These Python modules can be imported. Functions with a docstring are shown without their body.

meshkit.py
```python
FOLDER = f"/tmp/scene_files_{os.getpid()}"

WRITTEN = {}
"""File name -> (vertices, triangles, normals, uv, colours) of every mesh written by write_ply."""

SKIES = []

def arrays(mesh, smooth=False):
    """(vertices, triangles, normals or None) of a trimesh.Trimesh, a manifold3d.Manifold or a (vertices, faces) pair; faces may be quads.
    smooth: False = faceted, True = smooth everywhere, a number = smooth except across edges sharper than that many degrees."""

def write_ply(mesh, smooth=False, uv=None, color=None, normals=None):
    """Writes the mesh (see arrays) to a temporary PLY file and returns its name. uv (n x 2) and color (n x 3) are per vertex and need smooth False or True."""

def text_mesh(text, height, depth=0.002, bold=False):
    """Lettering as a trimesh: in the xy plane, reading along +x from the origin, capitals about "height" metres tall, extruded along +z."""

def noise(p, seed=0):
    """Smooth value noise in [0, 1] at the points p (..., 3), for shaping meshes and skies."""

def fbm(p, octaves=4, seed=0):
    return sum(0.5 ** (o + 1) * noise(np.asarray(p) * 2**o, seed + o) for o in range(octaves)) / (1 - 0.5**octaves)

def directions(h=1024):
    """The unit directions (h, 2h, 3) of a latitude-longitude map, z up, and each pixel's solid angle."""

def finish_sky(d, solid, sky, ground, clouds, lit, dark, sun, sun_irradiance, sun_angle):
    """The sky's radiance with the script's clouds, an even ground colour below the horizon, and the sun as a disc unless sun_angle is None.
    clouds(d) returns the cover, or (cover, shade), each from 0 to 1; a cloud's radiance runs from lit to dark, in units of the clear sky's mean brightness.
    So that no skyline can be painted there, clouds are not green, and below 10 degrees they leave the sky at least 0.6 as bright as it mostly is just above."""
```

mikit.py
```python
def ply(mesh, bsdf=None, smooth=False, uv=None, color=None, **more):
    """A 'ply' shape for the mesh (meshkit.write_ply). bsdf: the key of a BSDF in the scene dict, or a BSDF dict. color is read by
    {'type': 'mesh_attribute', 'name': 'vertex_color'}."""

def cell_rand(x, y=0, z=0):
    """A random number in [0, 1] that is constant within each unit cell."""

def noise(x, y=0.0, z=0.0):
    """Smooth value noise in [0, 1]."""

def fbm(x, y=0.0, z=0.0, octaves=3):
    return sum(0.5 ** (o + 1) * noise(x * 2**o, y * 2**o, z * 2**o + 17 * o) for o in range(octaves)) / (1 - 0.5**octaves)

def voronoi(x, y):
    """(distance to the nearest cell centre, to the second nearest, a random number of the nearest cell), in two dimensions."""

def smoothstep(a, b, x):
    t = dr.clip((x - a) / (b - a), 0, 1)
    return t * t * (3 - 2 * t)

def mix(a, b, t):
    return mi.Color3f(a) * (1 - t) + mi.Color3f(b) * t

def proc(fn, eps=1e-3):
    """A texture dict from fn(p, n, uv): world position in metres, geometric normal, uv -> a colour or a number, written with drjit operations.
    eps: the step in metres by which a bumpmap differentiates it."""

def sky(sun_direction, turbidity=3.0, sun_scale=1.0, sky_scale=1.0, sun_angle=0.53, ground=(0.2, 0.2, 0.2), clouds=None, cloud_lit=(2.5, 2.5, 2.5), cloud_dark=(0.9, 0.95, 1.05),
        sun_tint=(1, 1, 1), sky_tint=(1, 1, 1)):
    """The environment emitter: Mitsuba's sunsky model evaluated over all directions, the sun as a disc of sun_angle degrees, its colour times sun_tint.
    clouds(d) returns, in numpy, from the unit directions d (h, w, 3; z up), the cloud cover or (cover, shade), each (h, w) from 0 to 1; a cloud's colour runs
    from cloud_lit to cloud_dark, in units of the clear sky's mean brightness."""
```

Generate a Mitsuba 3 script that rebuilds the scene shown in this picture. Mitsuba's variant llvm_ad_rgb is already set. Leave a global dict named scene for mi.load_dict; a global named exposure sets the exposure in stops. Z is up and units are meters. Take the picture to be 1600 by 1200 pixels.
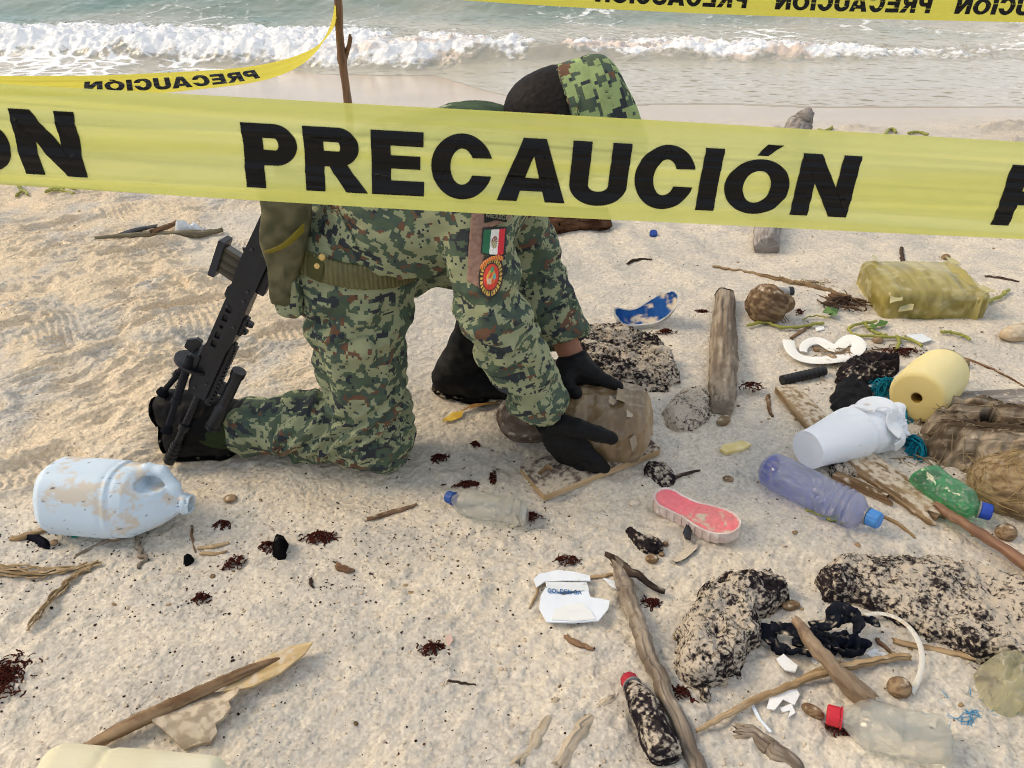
import math, random
import numpy as np, trimesh, manifold3d
import mitsuba as mi, drjit as dr
import mikit, meshkit
from mikit import ply, proc
from shapely.geometry import Polygon, Point, LineString, box as sbox
from shapely import affinity, ops as sops
from scipy.spatial import cKDTree
from trimesh.transformations import rotation_matrix
T = mi.ScalarTransform4f
scene, labels = {}, {}

# ---------------------------------------------------------------- camera, sky, exposure
CAM = np.array([0.0, 0.0, 1.10]); PITCH = math.radians(33.0); HFOV = 67.3
FWD = np.array([0, math.cos(PITCH), -math.sin(PITCH)])
scene['camera'] = {'type': 'perspective', 'fov': HFOV, 'fov_axis': 'x', 'near_clip': 0.02, 'far_clip': 3000.0,
                   'to_world': T().look_at(origin=CAM.tolist(), target=(CAM + FWD).tolist(), up=[0, 0, 1])}
SUN = np.array([-0.72, 0.10, 0.62])
def cloud_cover(d):
    n = meshkit.fbm(d * [2.2, 2.2, 5.0] + 3.1, 4, seed=5)
    cover = np.clip(0.85 + 0.8 * (n - 0.5), 0, 1)
    shade = np.clip(0.35 + 1.2 * (meshkit.fbm(d * [3, 3, 6] + 9.7, 4, seed=8) - 0.5), 0, 1)
    return cover, shade
scene['sky'] = mikit.sky(SUN.tolist(), turbidity=3, sun_scale=0.30, sun_angle=24, clouds=cloud_cover, sun_tint=(1.03, 1.0, 0.93),
                         cloud_lit=(1.9, 1.95, 2.0), cloud_dark=(1.0, 1.06, 1.15), ground=(0.3, 0.27, 0.22))
exposure = 2.5

# ---------------------------------------------------------------- small helpers
FPX = 800 / math.tan(math.radians(HFOV) / 2)
UPV = np.array([0, math.sin(PITCH), math.cos(PITCH)])
def ray(px, py):
    return FWD + np.array([(px - 800) / FPX, 0, 0]) - UPV * ((py - 600) / FPX)
def W(px, py, Y):                 # the point of a sight line at the distance Y up the beach
    r = ray(px, py); return CAM + r * (Y / r[1])
def Gz(px, py, z=0.0):
    r = ray(px, py); return CAM + r * ((z - CAM[2]) / r[2])
def sstep(a, b, x):
    t = np.clip((x - a) / (b - a), 0, 1); return t * t * (3 - 2 * t)
def n2(x, y, f, seed=0, oct=1):
    p = np.stack([x * f, y * f, np.full_like(x, 0.37)], -1)
    return (meshkit.fbm(p, oct, seed) if oct > 1 else meshkit.noise(p, seed)) - 0.5
def unit(v):
    v = np.asarray(v, float); return v / np.linalg.norm(v)
def lerp(a, b, t):
    return np.asarray(a, float) * (1 - t) + np.asarray(b, float) * t
rng = np.random.default_rng(11)

# ---------------------------------------------------------------- the beach: height in metres
FEET = [(-0.98, 2.10, 0.6, .15), (-0.72, 2.32, 0.35, .14), (-1.30, 2.55, 0.5, .15), (-1.55, 2.05, 0.9, .15), (-0.62, 1.95, 0.2, .14), (-1.02, 1.66, 0.5, .14), (-1.38, 1.58, -0.4, .15),
        (-1.15, 3.0, 0.4, .15), (-1.75, 2.8, 0.7, .15), (-0.75, 2.85, 0.1, .15), (-2.1, 2.45, 0.4, .15), (-1.85, 1.72, 0.3, .15), (-1.1, 1.32, 0.6, .14), (-0.42, 2.45, .7, .13),
        (-1.62, 1.38, -.5, .14), (-2.3, 3.1, .4, .15), (-0.95, 2.6, -.6, .14), (-1.5, 2.3, 1.2, .14), (-0.9, 3.3, .3, .15), (-1.6, 3.45, .5, .15), (-2.6, 2.8, .9, .15)]
SOFT = [(0.55, 1.02, .10, .05, -.012), (-.02, 2.3, .14, .1, -.018), (.35, 2.42, .16, .09, -.016), (.75, 2.5, .15, .1, -.014), (.12, 2.0, .12, .08, -.012), (1.3, 2.15, .2, .12, -.016),
        (.62, 1.72, .16, .12, -.016), (0.05, 1.25, .16, .10, -.010), (-0.33, 1.27, .12, .06, -.016), (-.55, 1.25, .10, .05, .010), (-0.27, 0.66, .12, .1, -.02), (1.55, 1.75, .22, .12, -.02),
        (-0.02, 1.29, .10, .06, .012), (.75, 1.14, .25, .14, .012), (.9, 1.35, .3, .2, .018), (.55, .86, .25, .15, .010), (.22, 1.12, .14, .06, .006), (-.84, 1.205, .17, .025, .012), (-.66, 1.22, .05, .03, .008), (.55, 1.13, .12, .03, .010), (.74, .66, .2, .03, .010), (.22, 1.30, .12, .03, .008), (-.08, 1.21, .12, .025, .008), (.43, 1.19, .08, .03, .008), (.50, 1.55, .03, .18, .010)]
def shore(y):
    s = (y - 3.3) / 0.5
    return -0.05 * 0.5 * np.where(s > 30, s, np.log1p(np.exp(np.minimum(s, 30)))) * np.where(y > 60, 60 / np.maximum(y, 1), 1)
def trampled(x, y):
    e = 0.30 * n2(x, y, 1.7, 41, 2)
    patch = sstep(-.16, -.02, n2(x, y, 1.9, 43, 2) + .10 * sstep(3.0, 1.6, y))
    return sstep(-0.15, -0.55, x + e + 0.15 * (y - 1.5)) * sstep(1.12, 1.40, y + e) * sstep(4.0, 3.2, y + e + 0.25 * x) * patch
def beach(x, y, fine=True):
    x, y = np.asarray(x, float), np.asarray(y, float)
    near = sstep(5.0, 3.6, y)
    h = shore(y) + 0.030 * n2(x, y, 1.3, 3, 2) * near * sstep(.2, .9, y)
    h = h + 0.012 * n2(x, y, 4.3, 4, 2) * near
    if not fine:
        return h
    for (cx, cy, sx, sy, a) in SOFT:
        h = h + a * np.exp(-((x - cx) / sx) ** 2 - ((y - cy) / sy) ** 2)
    tr = trampled(x, y)
    crumb = sstep(-0.02, 0.16, n2(x, y, 5.0, 9, 2))
    h = h + tr * (0.016 + 0.050 * n2(x, y, 3.2, 21, 3) + 0.062 * n2(x, y, 8, 22, 2) + 0.036 * n2(x, y, 22, 23, 2) * (0.35 + crumb) + 0.020 * n2(x, y, 60, 24) * (.3 + crumb))
    sx, sy = x * .8 + y * .6, -x * .6 + y * .8
    rid = 1 - np.abs(2 * meshkit.fbm(np.stack([sx * 9, sy * 34, 0 * x + 5], -1), 2, 25) - 1) * 2
    h = h + tr * (.018 * rid * sstep(-.1, .2, n2(x, y, 3.5, 26, 2)) + .0040 * np.sin(sx * 260 + 20 * n2(x, y, 8, 28)) * sstep(.06, .22, n2(x, y, 4.5, 27, 2)))
    for (cx, cy, a, L) in FEET[::2]:                                     # boot prints with a pushed-up rim and tread bars
        dx, dy = x - cx, y - cy
        u, v = dx * math.cos(a) + dy * math.sin(a), -dx * math.sin(a) + dy * math.cos(a)
        wdt = 0.050 + 0.010 * np.clip(u / L, -1, 1)
        q = np.sqrt((u / L) ** 4 + (v / wdt) ** 2) + 0.25 * n2(x, y, 22, 31)
        inside = sstep(1.05, 0.8, q)
        tread = np.sign(np.sin(u * 2 * math.pi / 0.022 + 6 * np.abs(v) / 0.05)) * 0.0028
        h = h * (1 - 0.45 * inside) - 0.010 * inside + tread * inside + 0.012 * np.exp(-((q - 1.2) / 0.2) ** 2)
    g = near * (1 - 0.6 * tr)
    pit = np.maximum(0, n2(x, y, 17, 51, 2) - 0.02)
    calm = sstep(-.1, .25, n2(x, y, 2.1, 61, 2) + .35 * sstep(.1, .5, x) * sstep(1.0, 1.7, y))
    low = sstep(1.35, .95, y)
    h = h + g * (0.0150 * n2(x, y, 34, 52, 2) * (1.1 - .70 * calm) * (.6 + .7 * low) + .010 * n2(x, y, 12, 55, 2) * (1 - .6 * calm) - 0.020 * pit * (1 - .6 * calm) + 0.0060 * n2(x, y, 95, 53) * (1.15 - .6 * calm))
    h = h + near * sstep(1.4, 2.0, y) * sstep(-.3, .2, x) * 0.006 * np.sin(9 * y + 40 * n2(x, y, 1.1, 71))   # faint wind ripples
    # tide-line heaps of dry sand at the edge of the wet beach
    for (cx, cy, sx, sy, a) in ((1.62, 4.0, .22, .05, .05), (1.98, 3.97, .15, .06, .045), (2.55, 3.95, .2, .05, .04), (1.45, 4.36, .14, .05, .035), (2.75, 4.4, .22, .05, .05), (1.95, 4.4, .16, .04, .03), (.95, 4.2, .2, .05, .03), (3.3, 4.0, .2, .05, .04)):
        b = np.exp(-((x - cx) / sx) ** 2 - ((y - cy) / sy) ** 2)
        h = h + 1.7 * a * b * (0.55 + 1.8 * n2(x, y, 18, 81, 2))
    return h
def hgt(x, y):
    return float(beach(np.array([float(x)]), np.array([float(y)]))[0])
def G(px, py, up=0.0):            # where a sight line meets the sand
    z = 0.0
    for _ in range(4):
        p = Gz(px, py, z + up); z = hgt(p[0], p[1])
    p[2] = z + up
    return p

def axis_nodes(fine_a, fine_b, step, lo, hi, grow):
    mid = np.arange(fine_a, fine_b + step / 2, step)
    def out(start, end, s):
        r, st, x = [], step, start
        while (x < end) if s > 0 else (x > end):
            st *= grow; x += s * st; r.append(x)
        return r
    return np.array(out(fine_a, lo, -1)[::-1] + list(mid) + out(fine_b, hi, 1))
def grid_mesh(xs, ys, zfn):
    X, Y = np.meshgrid(xs, ys)
    Z = zfn(X.ravel(), Y.ravel())
    v = np.stack([X.ravel(), Y.ravel(), Z], 1)
    nx, ny = len(xs), len(ys)
    i = (np.arange(ny - 1)[:, None] * nx + np.arange(nx - 1)[None]).ravel()
    f = np.vstack([np.stack([i, i + 1, i + nx + 1], 1), np.stack([i, i + nx + 1, i + nx], 1)])
    return v, f
xs = axis_nodes(-1.75, 1.75, 0.0055, -150, 150, 1.045)
ys = np.concatenate([axis_nodes(0.42, 2.1, 0.0055, -4, 3.75, 1.0035), np.arange(3.78, 4.5, .018), np.array([4.55 + .07 * k * 1.02 ** k for k in range(55)]), np.geomspace(19, 60, 12)])
sand_v, sand_f = grid_mesh(xs, ys, beach)

# sand: uv.x carries nothing; the material reads the place only
def c3(a): return mi.Color3f(*a)
def sand_color(p, n, uv):
    big = mikit.fbm(p.x * 1.6, p.y * 1.6, 2.0, octaves=2)
    mid = mikit.fbm(p.x * 9, p.y * 9, p.z * 30, octaves=2)
    gr = mikit.noise(p.x * 420, p.y * 420, p.z * 420)
    gr2 = mikit.noise(p.x * 130, p.y * 130, p.z * 130)
    churn = uv.x
    spot = mikit.fbm(p.x * 24, p.y * 34, p.z * 60, octaves=3)
    c = mikit.mix((0.505, 0.475, 0.425), (0.625, 0.567, 0.475), mikit.smoothstep(0.35, 0.65, 0.5 * mid + 0.5 * spot))
    c = mikit.mix(c, (0.665, 0.55, 0.40), 0.85 * churn * mikit.smoothstep(0.25, 0.6, mid) + 0.10 * big)
    gr3 = mikit.noise(p.x * 210, p.y * 210, p.z * 210)
    c = c * (0.60 + 0.24 * gr + 0.22 * gr2 + 0.38 * gr3)
    dark = mikit.smoothstep(0.80, 0.88, mikit.noise(p.x * 260 + 7, p.y * 260, p.z * 200))
    return c * (1 - 0.22 * dark)
def wetness(p, n, uv):
    e = 0.9 * (mikit.fbm(p.x * 0.7, p.y * 0.7, 4.0, octaves=3) - 0.5)
    left = mikit.smoothstep(-0.1, -1.6, p.x)
    w = mikit.smoothstep(4.25, 4.8, p.y + e + 0.35 * left - 0.1 * mikit.smoothstep(0.5, 2.5, p.x))
    damp = 0.26 * mikit.smoothstep(3.0, 3.7, p.y + e)
    return dr.minimum(1, w + damp * (1 - w))
def sand_bump(p, n, uv):
    return (0.0026 + 0.0018 * uv.x) * mikit.noise(p.x * 135, p.y * 135, p.z * 135) + 0.0015 * mikit.noise(p.x * 260, p.y * 260, p.z * 260)
def wet_color(p, n, uv):
    m = mikit.fbm(p.x * 3, p.y * 3, 1.0, octaves=2)
    return mikit.mix((0.34, 0.275, 0.205), (0.40, 0.33, 0.25), m)
scene['sand_dry'] = {'type': 'bumpmap', 'nested_texture': proc(sand_bump, 6e-4), 'scale': 1.0, 'nested_bsdf': {'type': 'diffuse', 'reflectance': proc(sand_color)}}
scene['sand_wet'] = {'type': 'principled', 'base_color': proc(wet_color), 'roughness': 0.16, 'specular': 0.62, 'clearcoat': 0.5, 'clearcoat_gloss': 0.95}
scene['sand_mat'] = {'type': 'twosided', 'bsdf': {'type': 'blendbsdf', 'weight': proc(wetness), 'a': {'type': 'ref', 'id': 'sand_dry'}, 'b': {'type': 'ref', 'id': 'sand_wet'}}}
sand_tr = trampled(sand_v[:, 0], sand_v[:, 1])
scene['beach'] = ply((sand_v, sand_f), 'sand_mat', smooth=True, uv=np.stack([sand_tr, 0 * sand_tr], 1))
from scipy.interpolate import RegularGridInterpolator, CubicSpline
_look = RegularGridInterpolator((ys, xs), sand_v[:, 2].reshape(len(ys), len(xs)), bounds_error=False, fill_value=None)
beach_full = beach
def beach(x, y, fine=True):
    x, y = np.asarray(x, float), np.asarray(y, float)
    return _look(np.stack([y, x], -1)) if fine else beach_full(x, y, False)
labels['beach'] = {'label': 'pale trampled sand beach running down to the water', 'category': 'sand', 'kind': 'structure'}

# ---------------------------------------------------------------- the sea
def edge_y(x):                    # where the thin film of the last wave ends
    return np.minimum(bore_y(x) - .42, 4.98 + 0.14 * np.sin(0.9 * x + .4) + 0.35 * n2(x, 0 * x, 0.8, 101, 2) + 2.1 * sstep(.4, -1.2, x) - 1.15 * sstep(-2.3, -3.3, x))
def bore_y(x):                    # the broken wave running in
    return 6.75 + 0.30 * n2(x, 0 * x, .55, 102, 2) + 0.10 * n2(x, 0 * x, 2.6, 103, 2) + .25 * sstep(-.5, -2.6, x) + 0.20 * sstep(2.0, 5, x)
def vor(x, y, seed):              # distance to the nearest and second-nearest of jittered points
    ix, iy = np.floor(x), np.floor(y); d1 = np.full_like(x, 9.0); d2 = d1.copy()
    for a in (-1, 0, 1):
        for b in (-1, 0, 1):
            cx, cy = ix + a, iy + b
            h1 = np.modf(np.abs(np.sin(cx * 127.1 + cy * 311.7 + seed) * 43758.5453))[0]; h2 = np.modf(np.abs(np.sin(cx * 269.5 + cy * 183.3 + seed) * 24634.6345))[0]
            d = np.hypot(cx + h1 - x, cy + h2 - y)
            d2 = np.where(d < d1, d1, np.minimum(d2, d)); d1 = np.minimum(d1, d)
    return d1, d2
def sea_parts(x, y):
    e = edge_y(x); b = bore_y(x); t = y - b
    amp = 0.60 + .6 * sstep(1.2, -1.0, x) - .42 * sstep(2.0, 3.6, x) + .5 * n2(x, 0 * x, .9, 104, 2)
    amp = np.clip(amp, .12, 1.3)
    rag = .22 * n2(x, y, 5, 105, 2) + .12 * n2(x, y, 14, 106, 2)
    lump = n2(x, y, 7, 107, 3) + .6 * n2(x, y, 22, 108, 2)
    front = sstep(-.28, .05, t + rag); back = sstep(1.1 * amp + .45, .15, t + 1.5 * rag)
    wide = sstep(1.7, .5, t + 4.2 * rag) * sstep(-.6, -1.4, x + .8 * n2(x, y, .8, 109))      # the wide sheet of foam on the left
    solid = front * np.maximum(back * np.clip(amp + .3, .35, 1), wide)
    solid = solid * (1 - .75 * sstep(-1.6, .2, x) * sstep(.02, -.12, n2(x, y, 1.5, 140, 3) + .10 * lump)) * (1 - .6 * sstep(.0, -.16, n2(x, y, 3.1, 141, 3)) * sstep(.25, .7, t))
    wx, wy = x + .25 * n2(x, y, 3, 110, 2), y + .25 * n2(x, y, 3, 111, 2)
    d1, d2 = vor(wx * 2.2, wy * 3.2, 5.0); lace = sstep(.22, .03, d2 - d1)
    lace2 = sstep(.30, .05, np.subtract(*vor(wx * 6 + 3, wy * 7, 9.0)[::-1]))
    veil = sstep(3.6, .3, t + 2.5 * n2(x, y, .9, 112, 2)) * sstep(-.1, .2, t) * (.55 + .8 * n2(x, y, 1.3, 113, 2) * 2)
    streak = np.clip(veil, 0, 1) * np.maximum(lace, .7 * lace2)
    # last thin foam line of the film at its edge, and the second breaker far right
    lip = np.exp(-((y - e - .03) / .03) ** 2) * sstep(-1.9, -2.4, x) * .9
    sheet = sstep(-2.2, -2.8, x) * sstep(e + .02, e + .2, y) * (y < b) * (.35 + .65 * lace2) * sstep(-.2, .2, n2(x, y, 2.0, 114, 2) + .1)
    t2 = y - 9.3 - .3 * n2(x, 0 * x, .6, 115)
    brk = sstep(4.7, 5.5, x + 1.0 * n2(x, y, 3, 116, 3)) * sstep(-1.1, -.6, t2 + .5 * n2(x, y, 4, 117, 2)) * sstep(.35, .1, t2)
    t3 = y - 8.3 - .25 * n2(x, 0 * x, .6, 118) - .15 * x * (x < 0)
    brk2 = sstep(-1.4, -2.2, x + 1.2 * n2(x, y, 2, 119, 2)) * sstep(-.5, -.2, t3 + .5 * n2(x, y, 3, 120, 2)) * sstep(.25, 0., t3) * (.5 + 1.5 * n2(x, y, 4, 121, 2))
    foam = np.clip(np.maximum.reduce([solid * (.8 + .9 * lump), streak * .8, lip, sheet, brk * (.9 + lump), .8 * brk2]), 0, 1)
    return e, b, t, amp, foam, solid, brk, lump, t2
def sea_z(x, y):
    e, b, t, amp, foam, solid, brk, lump, t2 = sea_parts(x, y)
    film = shore(y) + .003 + .02 * sstep(e, e + 1.5, y)
    z = np.where(y < 20, film + sstep(5.2, 6.9, y) * sstep(0, 1.3, y - e) * (-.10 - film), -.10)
    near = sstep(60, 12, y)
    z = z + .13 * amp * sstep(-.22, .06, t + .10 * n2(x, y, 6, 105, 2)) * np.exp(-np.maximum(t, 0) / .8)
    z = z + near * sstep(6.2, 7.2, y) * (.05 * n2(x, y, 1.3, 130, 2) + .030 * n2(x * .6 + .5 * y, y, 5, 131, 2) + .012 * n2(x, y, 14, 132))
    z = z + .34 * np.exp(-(np.where(t2 < 0, t2 / .50, t2 / 1.3)) ** 2) * (.75 + .25 * np.tanh(x / 3))                     # the swell behind
    z = z + .35 * np.exp(-((y - 14 - .6 * np.sin(x * .3)) / 1.0) ** 2)
    z = z + foam * (.018 * lump + .010) * sstep(5.4, 6.2, y) + solid * (.15 * np.maximum(lump, -.2) + .06 * n2(x, y, 40, 133, 2)) + brk * .16 * lump
    z = z + sstep(e, e + .4, y) * sstep(7, 5.5, y) * (.004 * n2(x * .5, y, 16, 134, 2))
    z = np.where(y < e, shore(y) - .02 - .3 * np.minimum(e - y, .3), z)
    return z
sx_ = axis_nodes(-5.6, 5.6, 0.021, -400, 400, 1.06)
sy_ = np.concatenate([np.arange(3.9, 6.2, 0.035), np.arange(6.2, 8.0, 0.014), np.arange(8.0, 11, .028), axis_nodes(11, 11.05, .04, 10.99, 900, 1.05)])
sea_v, sea_f = grid_mesh(sx_, sy_, sea_z)
sp = sea_parts(sea_v[:, 0], sea_v[:, 1])
keep = (sea_v[:, 1] > sp[0] - .12)[sea_f].all(1)
sea_uv = np.stack([sp[4], np.clip((sea_v[:, 1] - sp[0]) / 6, 0, 1)], 1)
def water_color(p, n, uv):
    m = mikit.fbm(p.x * 0.8, p.y * 1.4, 3.0, octaves=3)
    far = mikit.smoothstep(7.5, 9.9, p.y + 3.0 * (m - 0.5) - 0.12 * p.x)
    c = mikit.mix((0.36, 0.31, 0.245), (0.37, 0.35, 0.29), mikit.smoothstep(4.5, 6.2, p.y))
    c = mikit.mix(c, (0.085, 0.178, 0.152), 0.9 * far)
    f = mikit.smoothstep(0.25, 0.6, uv.x + 0.60 * (mikit.fbm(p.x * 24, p.y * 30, p.z * 30, octaves=3) - 0.5))
    silt = mikit.smoothstep(0.45, 0.62, mikit.fbm(p.x * 2.2, p.y * 5, p.z * 14, octaves=3)) * mikit.smoothstep(-2.2, -.4, p.x) * mikit.smoothstep(7.6, 6.8, p.y) * mikit.smoothstep(3.6, 2.4, p.x)
    white = mikit.mix((0.86, 0.87, 0.88), (0.62, 0.47, 0.36), 0.75 * silt)
    return mikit.mix(c, white, f)
def water_rough(p, n, uv):
    return 0.10 + 0.5 * mikit.smoothstep(0.2, 0.6, uv.x)
def water_bump(p, n, uv):
    q = mikit.fbm(p.x * 9, p.y * 16, 1.0, octaves=3)
    r = mikit.fbm(p.x * 60, p.y * 60, p.z * 60, octaves=2)
    return 0.010 * q + 0.012 * r * mikit.smoothstep(0.15, 0.5, uv.x)
scene['sea_mat'] = {'type': 'twosided', 'bsdf': {'type': 'bumpmap', 'nested_texture': proc(water_bump, 6e-3), 'scale': 1.0, 'nested_bsdf': {
    'type': 'principled', 'base_color': proc(water_color), 'roughness': proc(water_rough), 'specular': 0.5}}}
scene['sea'] = ply((sea_v, sea_f[keep]), 'sea_mat', smooth=True, uv=sea_uv)
labels['sea'] = {'label': 'turbid green and sandy water with a broken foaming wave', 'category': 'water', 'kind': 'structure'}

# ---------------------------------------------------------------- materials that read a mesh's own colours
VC = {'type': 'mesh_attribute', 'name': 'vertex_color'}
def two(b): return {'type': 'twosided', 'bsdf': b}
scene['matte'] = two({'type': 'diffuse', 'reflectance': VC})
def grit(p, n, uv):
    return 0.0006 * mikit.noise(p.x * 300, p.y * 300, p.z * 300) + 0.0012 * mikit.noise(p.x * 110, p.y * 110, p.z * 110)
scene['rough'] = two({'type': 'bumpmap', 'nested_texture': proc(grit, 6e-4), 'scale': 1.0, 'nested_bsdf': {'type': 'diffuse', 'reflectance': VC}})
scene['satin'] = two({'type': 'principled', 'base_color': VC, 'roughness': 0.5, 'specular': 0.4})
scene['dark'] = two({'type': 'bumpmap', 'nested_texture': proc(grit, 6e-4), 'scale': .5, 'nested_bsdf': {'type': 'principled', 'base_color': VC, 'roughness': .62, 'specular': .14}})
scene['gunmetal'] = two({'type': 'principled', 'base_color': VC, 'roughness': .40, 'specular': .42})
scene['gloss'] = two({'type': 'principled', 'base_color': VC, 'roughness': 0.22, 'specular': 0.5})
def crust_color(p, n, uv):          # black fibre with sand caught in it; uv.x is how much sand
    w = mikit.fbm(p.x * 26, p.y * 26, p.z * 26, octaves=2); m = mikit.fbm(p.x * 165, p.y * 165, p.z * 165, octaves=3); s = mikit.noise(p.x * 420, p.y * 420, p.z * 420)
    t = mikit.smoothstep(-0.09, 0.15, 0.46 * w + 0.70 * m + 0.13 * s + 0.10 * n.z - 0.685 + 0.55 * (uv.x - 0.5))
    blk_ = mikit.mix((0.008, 0.007, 0.010), (0.040, 0.032, 0.034), mikit.noise(p.x * 160, p.y * 160, p.z * 160))
    return mikit.mix(blk_, (0.56, 0.485, 0.39), t * (0.75 + 0.25 * s))
def crust_bump(p, n, uv):
    return 0.0045 * mikit.fbm(p.x * 130, p.y * 130, p.z * 130, octaves=3) + 0.005 * mikit.noise(p.x * 45, p.y * 45, p.z * 45)
scene['crust'] = two({'type': 'bumpmap', 'nested_texture': proc(crust_bump, 6e-4), 'scale': 1.0, 'nested_bsdf': {'type': 'diffuse', 'reflectance': proc(crust_color)}})
def wood_bump(p, n, uv):             # uv: metres along and around
    g = mikit.fbm(uv.x * 9, uv.y * 210, 1.0, octaves=3); ck = mikit.smoothstep(.60, .74, mikit.noise(uv.x * 5 + 4, uv.y * 120, 3.0))
    return 0.0030 * g - 0.0030 * ck + 0.0006 * mikit.noise(p.x * 300, p.y * 300, p.z * 300)
scene['wood'] = two({'type': 'bumpmap', 'nested_texture': proc(wood_bump, 6e-4), 'scale': 1.0, 'nested_bsdf': {'type': 'diffuse', 'reflectance': VC}})
def weave(p, n, uv):
    return 0.00035 * dr.sin(p.x * 2600) * dr.sin(p.z * 2600) + 0.0030 * mikit.fbm(p.x * 38, p.y * 38, p.z * 38, octaves=2)
scene['cloth'] = two({'type': 'bumpmap', 'nested_texture': proc(weave, 8e-4), 'scale': 1.0, 'nested_bsdf': {'type': 'principled', 'base_color': VC, 'roughness': 0.85, 'specular': 0.15, 'sheen': 0.3}})

def add(key, mesh, col, mat='matte', smooth=40, uv=None):
    """One entry of the scene; col is a colour or a function of the points and normals that returns colours."""
    if hasattr(mesh, 'to_mesh'):
        m = mesh.to_mesh(); mesh = (m.vert_properties[:, :3], m.tri_verts)
    if isinstance(mesh, (tuple, list)):
        v, f = np.asarray(mesh[0], float), np.asarray(mesh[1], int)
        if f.shape[1] == 4: f = np.vstack([f[:, [0, 1, 2]], f[:, [0, 2, 3]]])
        mesh = trimesh.Trimesh(v, f, process=False)
    if smooth is False: smooth = 1
    if smooth is not True:
        mesh = trimesh.graph.smooth_shade(mesh, angle=math.radians(smooth), facet_minarea=None)
        mesh = trimesh.Trimesh(np.array(mesh.vertices), np.array(mesh.faces), process=False)
    v = np.array(mesh.vertices)
    if callable(col):
        c = col(v, vnormals(mesh))
    else:
        c = np.tile(np.asarray(col, float), (len(v), 1))
    k = key; i = 0
    while k in scene: i += 1; k = f'{key}_{i:03d}'
    scene[k] = ply(mesh, mat, smooth=True, color=np.clip(c, 0, 1), uv=uv)
    return k
def vnormals(mesh):
    v, f = np.array(mesh.vertices), np.array(mesh.faces); n = np.zeros_like(v)
    fn = np.cross(v[f[:, 1]] - v[f[:, 0]], v[f[:, 2]] - v[f[:, 0]])
    for k in range(3): np.add.at(n, f[:, k], fn)
    return n / np.maximum(np.linalg.norm(n, axis=1, keepdims=True), 1e-12)
def tag(key, label, cat, group=None, kind=None):
    labels[key] = {'label': label, 'category': cat}
    if group: labels[key]['group'] = group
    if kind: labels[key]['kind'] = kind
_used = set()
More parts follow.
